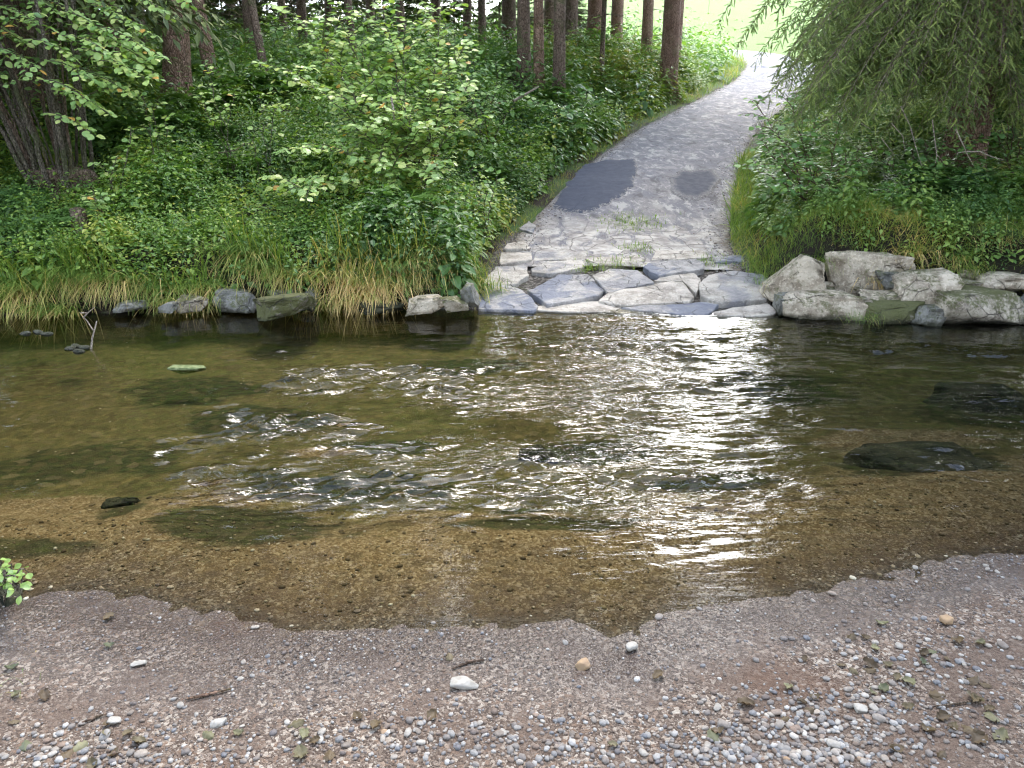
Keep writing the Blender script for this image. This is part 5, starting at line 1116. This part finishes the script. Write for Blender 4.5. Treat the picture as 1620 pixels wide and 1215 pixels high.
TREES = [
 (285, 165, 14.0, .235, 'bark', .5, 'thick reddish brown spruce trunk, thickest tree of the left forest', 7.5, 2.2),
 (348, 160, 16.5, .15, 'bark', -.35, 'slim brown spruce just right of the thick reddish trunk, leaning slightly left', 7.5, 1.8),
 (430, 150, 16.0, .085, 'bark_dark', -.45, 'thin dark leaning trunk left of the arching hazel', 7.5, 1.2),
 (196, 162, 17.0, .17, 'bark', 0, 'reddish trunk whose foot shows between the hazel clump and the thick trunk', 6, 1.8),
 (228, 118, 21.0, .16, 'bark_dark', .2, 'dark trunk behind, left of the thick reddish trunk', 6, 2),
 (825, 148, 19.5, .17, 'bark_dark', 0, 'mossy trunk, left one of the pair beside the arching hazel', 6, 2),
 (851, 152, 18.5, .13, 'bark', 0, 'slender reddish trunk, right one of the pair beside the arching hazel', 6.5, 1.6),
 (886, 155, 18.0, .15, 'bark_dark', 0, 'dark trunk with dead side twigs right of the slender reddish trunk', 6.5, 1.8),
 (905, 80, 26.0, .22, 'bark_dark', 0, 'dark trunk far back with its foot hidden behind the dead twigs', 7, 2.2),
 (941, 84, 26.5, .30, 'bark', 0, 'broad grey brown trunk standing before the bright meadow', 8, 2.2),
 (950, 112, 21.5, .07, 'bark_dark', 0, 'very thin mossy stem in front of the broad grey brown trunk', 7, .9),
 (972, 74, 29.0, .24, 'bark', 0, 'trunk directly right of the broad grey brown one', 8, 2.0),
 (1020, 90, 27.0, .20, 'bark', 0, 'mossy trunk standing alone between the meadow gaps', 8, 2.2),
 (1056, 150, 23.0, .27, 'bark', 0, 'straight brown spruce beside the bend, nearest tree left of the track', 10, 2.6),
 (1073, 86, 27.5, .14, 'bark', 0, 'slim trunk just behind the straight spruce at the bend', 11, 1.2),
 (806, 60, 27.0, .26, 'bark_dark', 0, 'big dark trunk behind the mossy pair', 7, 2.2),
 (868, 64, 29.0, .24, 'bark_dark', 0, 'dark trunk filling the gap behind the slender reddish trunk', 7, 2.2),
 (735, 60, 26.0, .15, 'bark_dark', .2, 'thin forest trunk behind the right side of the arching hazel', 7, 2),
 (690, 50, 28.0, .17, 'bark_dark', 0, 'forest trunk seen above the middle of the arching hazel', 7, 2),
 (640, 60, 24.0, .14, 'bark_dark', -.2, 'thin trunk rising behind the top of the arching hazel', 7, 2),
 (590, 50, 30.0, .17, 'bark_dark', 0, 'far trunk behind the left side of the arching hazel top', 7, 2),
 (520, 60, 27.0, .12, 'bark_dark', .3, 'thin far trunk between sky gaps left of the hazel top', 7, 1.8),
 (480, 60, 25.0, .16, 'bark_dark', 0, 'dark trunk standing between two sky gaps', 7, 2),
 (450, 70, 32.0, .16, 'bark_dark', 0, 'far slim trunk right of the leaning one', 7, 2),
 (395, 80, 23.0, .14, 'bark_dark', .1, 'dark trunk just left of the leaning thin one', 7, 2),
 (320, 80, 26.0, .16, 'bark_dark', 0, 'dim trunk in the gap between the thick and the slim brown spruce', 7, 2),
 (150, 110, 20.0, .20, 'bark_dark', 0, 'dim trunk behind the right half of the hazel clump', 6, 2.4),
 (20, 140, 15.0, .26, 'bark_dark', 0, 'dark trunk at the left edge behind the hazel clump', 5.5, 2.6),
 (80, 120, 18.0, .20, 'bark_dark', 0, 'dark trunk behind the middle of the hazel clump', 5.5, 2.4),
 (258, 90, 25.0, .14, 'bark_dark', 0, 'thin trunk touching the left outline of the thick reddish one', 7, 2),
 (370, 70, 33.0, .20, 'bark_dark', 0, 'far trunk between the slim brown spruce and the leaning one', 7, 2),
 (560, 75, 22.0, .11, 'bark_dark', -.2, 'slender trunk deep in the leaves of the arching hazel', 7, 1.6),
 (765, 75, 23.0, .12, 'bark_dark', 0, 'slender dark trunk between the hazel and the big dark trunk', 7, 1.8),
 (1700, 150, 16.0, .25, 'bark_dark', 0, 'spruce beyond the right edge whose boughs reach in', 3.0, 2.6),
 (1450, 120, 19.0, .20, 'bark_dark', 0, 'trunk hidden behind the hanging boughs of the right spruce', 3.5, 2.6),
 (1340, 110, 20.0, .16, 'bark_dark', 0, 'trunk in the shade right of the far end of the track', 3.2, 1.9),
]
for k, (px, py, Z, rad, bk, lean, lab, ch, cr_) in enumerate(TREES):
    if px < 1000 and Z > 17: ch, cr_ = 5.2, cr_ * 1.15
    b = pd(px, py, Z); b[2] = float(ground(b[0], b[1])) - .08; H = random.uniform(13.5, 17.5) + (5 if 1000 < px < 1100 or Z > 20 else 0)
    root = empty('spruce', tuple(b), lab, 'tree', 'forest spruces'); ch += 1.2 if Z < 18 and px < 1000 else 0
    V, Fs, P, rr = trunk_mesh(b, b + np.array([lean * 4, 0, H]), rad, k + 3, r1=.2)
    a = Acc(); a.add(V, Fs); a.build('trunk', MT[bk], root, smooth=True)
    r = np.random.default_rng(1200 + k); a = Acc(); nb = 26 if Z < 24 else 16
    for _ in range(nb):      # dead lower branches
        h = r.uniform(1.2, 7.5); th = r.uniform(0, 6.28); l = r.uniform(.25, 1.5); p = np.array([np.interp(h, P[:, 2] - b[2], P[:, q]) for q in (0, 1)] + [b[2] + h]); d = np.array([math.cos(th), math.sin(th), r.uniform(-.45, .1)])
        Q_ = bez(p, p + d * l * .6, p + d * l + np.array([0, 0, -.25 * l]), 6); V, Fs = tube(Q_, np.linspace(.014, .003, 6), 4); a.add(V, Fs)
        for _2 in range(4):
            i = r.integers(2, 6); e = Q_[i] + r.normal(0, .22, 3) * l; V, Fs = tube(np.array([Q_[i], (Q_[i] + e) / 2 + [0, 0, .02], e]), [.005, .004, .002], 4); a.add(V, Fs)
    a.build('dead_branches', MT['bark_dark'], root)
    me = CR[3 if Z < 18 else k % 3]; c = link('crown', me, None, root, loc=(lean * 2.5, 0, ch)); c.scale = (cr_, cr_, H - ch + 1.5); c.rotation_euler.z = k * 1.3

# trees beside and beyond the frame, whose crowns shade the bank and stand mirrored in the stream; the unseen ones behind the camera are added to block sky light; young spruces closing the wood
EXTRA = [(-9.5, 10.5, 'trunk', 3.2, 'spruce standing left of the hazel clump near the stream'), (-12.5, 9.0, 't', 3.4, 'spruce farther along the left bank of the stream'), (-7.6, 13.0, 't', 3.0, 'spruce up the slope left of the hazel clump'),
         (-16, 12, 't', 3.6, 'tall spruce at the far left behind the bank'), (-11.5, 17, 't', 3.0, 'spruce on the slope far left of the hazel clump'), (-15, 21, 't', 3.4, 'spruce deeper in the wood at the far left'), (-18, 17, 't', 3.6, 'outer spruce of the wood at the far left'), (-12, 24, 't', 3.2, 'spruce high on the slope at the far left'), (-21, 25, 't', 3.6, 'farthest spruce of the wood on the left'), (16, 20, 't', 3.4, 'spruce deep in the wood on the right'), (9.5, 9.6, 't', 3.2, 'spruce on the right bank beyond the big drooping one'), (13, 11, 't', 3.4, 'tall spruce farther along the right bank'), (-9, -5, 't', 4.2, 'unseen spruce added behind the near shore on the left to block sky light'), (-3, -7, 't', 4.4, 'unseen spruce added straight behind the near shore to block sky light'), (3.5, -6.5, 't', 4.2, 'unseen spruce added behind the near shore beside the ford to block sky light'), (9.5, -5, 't', 4.4, 'unseen spruce added behind the near shore on the right to block sky light'), (-14, -1, 't', 4.2, 'unseen spruce added on the near bank far to the left to block sky light'), (14.5, 0, 't', 4.2, 'unseen spruce added on the near bank far to the right to block sky light'), (11, 15, 't', 3.0, 'spruce behind the big drooping one')]
for k, (x_, y_, _, cr_, lab) in enumerate(EXTRA):
    z_ = float(ground(x_, y_)); root = empty('spruce', (x_, y_, z_), lab, 'tree', 'forest spruces'); b = np.array([x_, y_, z_ - .1]); V, Fs, P, rr = trunk_mesh(b, b + np.array([0, 0, 20.]), .24, 60 + k, r1=.2); a = Acc(); a.add(V, Fs); a.build('trunk', MT['bark_dark'], root, smooth=True)
    c = link('crown', CR[3], None, root, loc=(0, 0, 2.6)); c.scale = (cr_, cr_, 19); c.rotation_euler.z = k
YOUNG = [(430, 90, 42, 6.5, 2.6, 'tall young spruce between the two sky gaps'), (610, 80, 44, 7.5, 2.8, 'tall young spruce far behind the arching hazel'), (690, 75, 42, 7, 2.6, 'tall young spruce behind the thin forest trunk'), (360, 90, 40, 7, 2.8, 'tall young spruce far behind the slim brown spruce'), (280, 90, 38, 7, 2.8, 'tall young spruce far behind the thick trunk'), (520, 85, 46, 5.5, 2.6, 'young spruce in the far wood under the biggest sky gap'), (560, 95, 34, 4.2, 1.7, 'young spruce behind the left half of the arching hazel'), (640, 90, 36, 5.0, 2.0, 'young spruce behind the middle of the arching hazel'), (720, 90, 33, 3.6, 1.6, 'young spruce behind the right half of the arching hazel'), (790, 80, 38, 5, 1.8, 'young spruce left of the big dark trunk'),
         (390, 95, 30, 4.4, 1.8, 'young spruce between the leaning thin trunk and the slim brown spruce'), (320, 100, 32, 5.5, 2.2, 'bushy young spruce right of the thick reddish trunk'), (240, 105, 29, 5, 2.1, 'young spruce left of the thick reddish trunk'), (170, 110, 27, 5.5, 2.2, 'young spruce behind the hazel clump leaves'),
         (100, 110, 25, 5.5, 2.3, 'young spruce behind the hazel clump stems'), (30, 110, 24, 6, 2.4, 'young spruce at the left edge behind the clump'), (470, 100, 40, 3.2, 2.0, 'low young spruce under the sky gaps'), (850, 78, 34, 3.2, 1.5, 'low young spruce behind the pair of trunks'), (905, 92, 30, 2.2, 1.2, 'small spruce at the foot of the broad grey brown trunk'),
         (1420, 100, 26, 6, 2.4, 'young spruce in the shade behind the right boughs'), (1500, 110, 22, 5.5, 2.3, 'young spruce behind the big right trunk'), (1600, 110, 20, 6, 2.4, 'young spruce at the right edge in the shade'), (1350, 95, 30, 5, 2.0, 'young spruce right of the bend of the track')]
for k, (px, py, Z, h_, r_, lab) in enumerate(YOUNG):
    b = pd(px, py, Z); b[2] = float(ground(b[0], b[1])); root = empty('young_spruce', tuple(b), lab, 'young tree', 'young spruces in the wood')
    V, Fs = tube(np.array([[0, 0, -.1], [0, 0, h_ * .5], [0, 0, h_ * .95]]), [.06, .04, .01], 8); a = Acc(); a.add(V, Fs); a.build('trunk', MT['bark_dark'], root, smooth=True, loc=(0, 0, 0))
    c = link('crown', CR[k % 3], None, root, loc=(0, 0, .15)); c.scale = (r_, r_, h_); c.rotation_euler.z = k * 2.1

# the big spruce whose boughs hang over the right bank
tbs = pd(1525, 250, 10.6); tbs[2] = float(ground(tbs[0], tbs[1])) - .1
root = empty('spruce', tuple(tbs), 'big spruce on the right bank with drooping green boughs over the track', 'tree')
V, Fs, P, rr = trunk_mesh(tbs, tbs + np.array([.1, 0, 17]), .27, 99, n=30, r1=.25, flare=.3); a = Acc(); a.add(V, Fs); a.build('trunk', MT['bark'], root, smooth=True)
r = np.random.default_rng(1500); LA, BA = Acc(), Acc()
ends = [(1215, 150, 10.2), (1250, 110, 9.6), (1235, 60, 11), (1200, 90, 12), (1290, 165, 9.4), (1320, 120, 9.2), (1350, 200, 9.0), (1390, 150, 8.8), (1430, 110, 8.8), (1420, 190, 9.0), (1460, 70, 8.7), (1500, 90, 8.7), (1540, 60, 8.8), (1480, 170, 9.4),
        (1585, 100, 9.0), (1620, 60, 9), (1650, 120, 9), (1330, 60, 9.6), (1280, 40, 10), (1375, 90, 9.2), (1560, 185, 9.6), (1620, 170, 9.6), (1300, 110, 10.4), (1350, 30, 9.2), (1410, 40, 9), (1480, 20, 8.8), (1550, 10, 8.8), (1230, 20, 11.5), (1190, 40, 12.5), (1265, 150, 10.8),
        (1340, 160, 10.4), (1400, 210, 10), (1450, 210, 10), (1140, 30, 12.5), (1165, 75, 12), (1255, 195, 10.2), (1300, 200, 9.8), (1510, 215, 9.6), (1380, 190, 9.4), (1600, 20, 8.8),(1370, 60, 10), (1430, 160, 9.8),(1320, 85, 11),(1225, 115, 10.8),
        (1290, 75, 9.8), (1395, 120, 9.6), (1445, 140, 9.2), (1530, 130, 9.0), (1500, 50, 9.4), (1345, 135, 9.6), (1270, 90, 11), (1240, 175, 9.9)]
rj = random.Random(5)
ends += [(rj.uniform(1235, 1625), rj.uniform(-20, 200), rj.uniform(8.8, 10.8)) for _ in range(115)]
for k, e in enumerate(ends):
    e = pd(*e); l = np.linalg.norm((e - tbs)[:2]); s0 = np.array([tbs[0], tbs[1], max(e[2] + .35 * l + r.uniform(0, .5), tbs[2] + 1.8)])
    P_ = bez(s0, s0 * .35 + e * .65 + np.array([0, 0, .42 * l]), e, 12); spruce_branch(LA, BA, P_, r, .065, (.14, .36), .45, .058, .115, (.66, .24))
# fuller, higher boughs up the trunk
for k in range(40):
    h = r.uniform(2.6, 7.5); th = r.uniform(math.pi * .85, math.pi * 2.1); l = r.uniform(1.6, 2.9); s0 = np.array([tbs[0], tbs[1], tbs[2] + h]); d = np.array([math.cos(th), math.sin(th), 0]); e = s0 + d * l + np.array([0, 0, -.35 * l])
    spruce_branch(LA, BA, bez(s0, s0 + d * l * .5 + np.array([0, 0, .1]), e, 10), r, .15, (.35, .7), .8, .07, .15, (.5, .22))
LA.build('crown', MT['spruce'], root); BA.build('branches', MT['twig'], root)
c = link('crown', CR[3], None, root, loc=(0, 0, 5.6)); c.scale = (4.0, 4.0, 16)
# bare dead twigs under its crown
BB = Acc()
for pts, rad in [([(1512, 205), (1525, 232), (1528, 240)], .010), ([(1528, 240), (1550, 240), (1568, 248), (1588, 253)], .010), ([(1528, 240), (1540, 262)], .007), ([(1528, 240), (1515, 242), (1512, 255)], .006), ([(1550, 240), (1562, 237)], .005),
                 ([(1475, 190), (1478, 215), (1482, 245), (1480, 258)], .007), ([(1482, 245), (1492, 255)], .005), ([(1425, 168), (1440, 200), (1448, 230), (1458, 262)], .007), ([(1410, 195), (1428, 215), (1432, 240)], .006), ([(1362, 195), (1378, 205)], .006), ([(1395, 220), (1415, 245)], .005)]:
    Pq = np.array([pd(a, b, 9.0) for a, b in pts]); n_ = len(Pq); V, Fs = tube(Pq, np.linspace(rad, rad * .5, n_), 5); BB.add(V, Fs)
BB.build('dead_branches', MT['pale_twig'], root, smooth=True)

# fallen pale branch on the bank, dead stick in the undergrowth, small dark stump
V = np.array([pd(812, 165, 12.6), pd(830, 155, 12.8), pd(852, 142, 13.0)]); V[:, 2] += .05
twig(V, [.022, .02, .012], 'pale dead branch lying under the pair of trunks', 'pale_twig', 'branch', 'fallen_branch')
V = np.array([pd(345, 242, 10.6), pd(372, 238, 10.6), pd(392, 224, 10.6)]); twig(V, [.010, .009, .005], 'thin bent stick in the dark undergrowth below the thick trunk', 'twig', 'branch', 'fallen_branch')
V = np.array([pd(618, 150, 9.3), pd(622, 172, 9.3), pd(624, 190, 9.3)]); twig(V, [.012, .014, .008], 'short white peeled stick hanging in the arching hazel', 'pale_twig', 'branch', 'dead_stick')
c = pd(127, 350, 9.0); c[2] = float(ground(c[0], c[1])); a = Acc(); V, Fs = tube(np.array([c, c + [0, -.03, .2], c + [.01, -.04, .33]]), [.11, .09, .08], 12, noise=.3); a.add(V, Fs); tag(a.build('tree_stump', MT['bark_dark'], smooth=True), 'small black rotten stump on the left bank', 'stump')
print('verts', sum(len(o.data.vertices) for o in bpy.data.objects if o.type == 'MESH'))
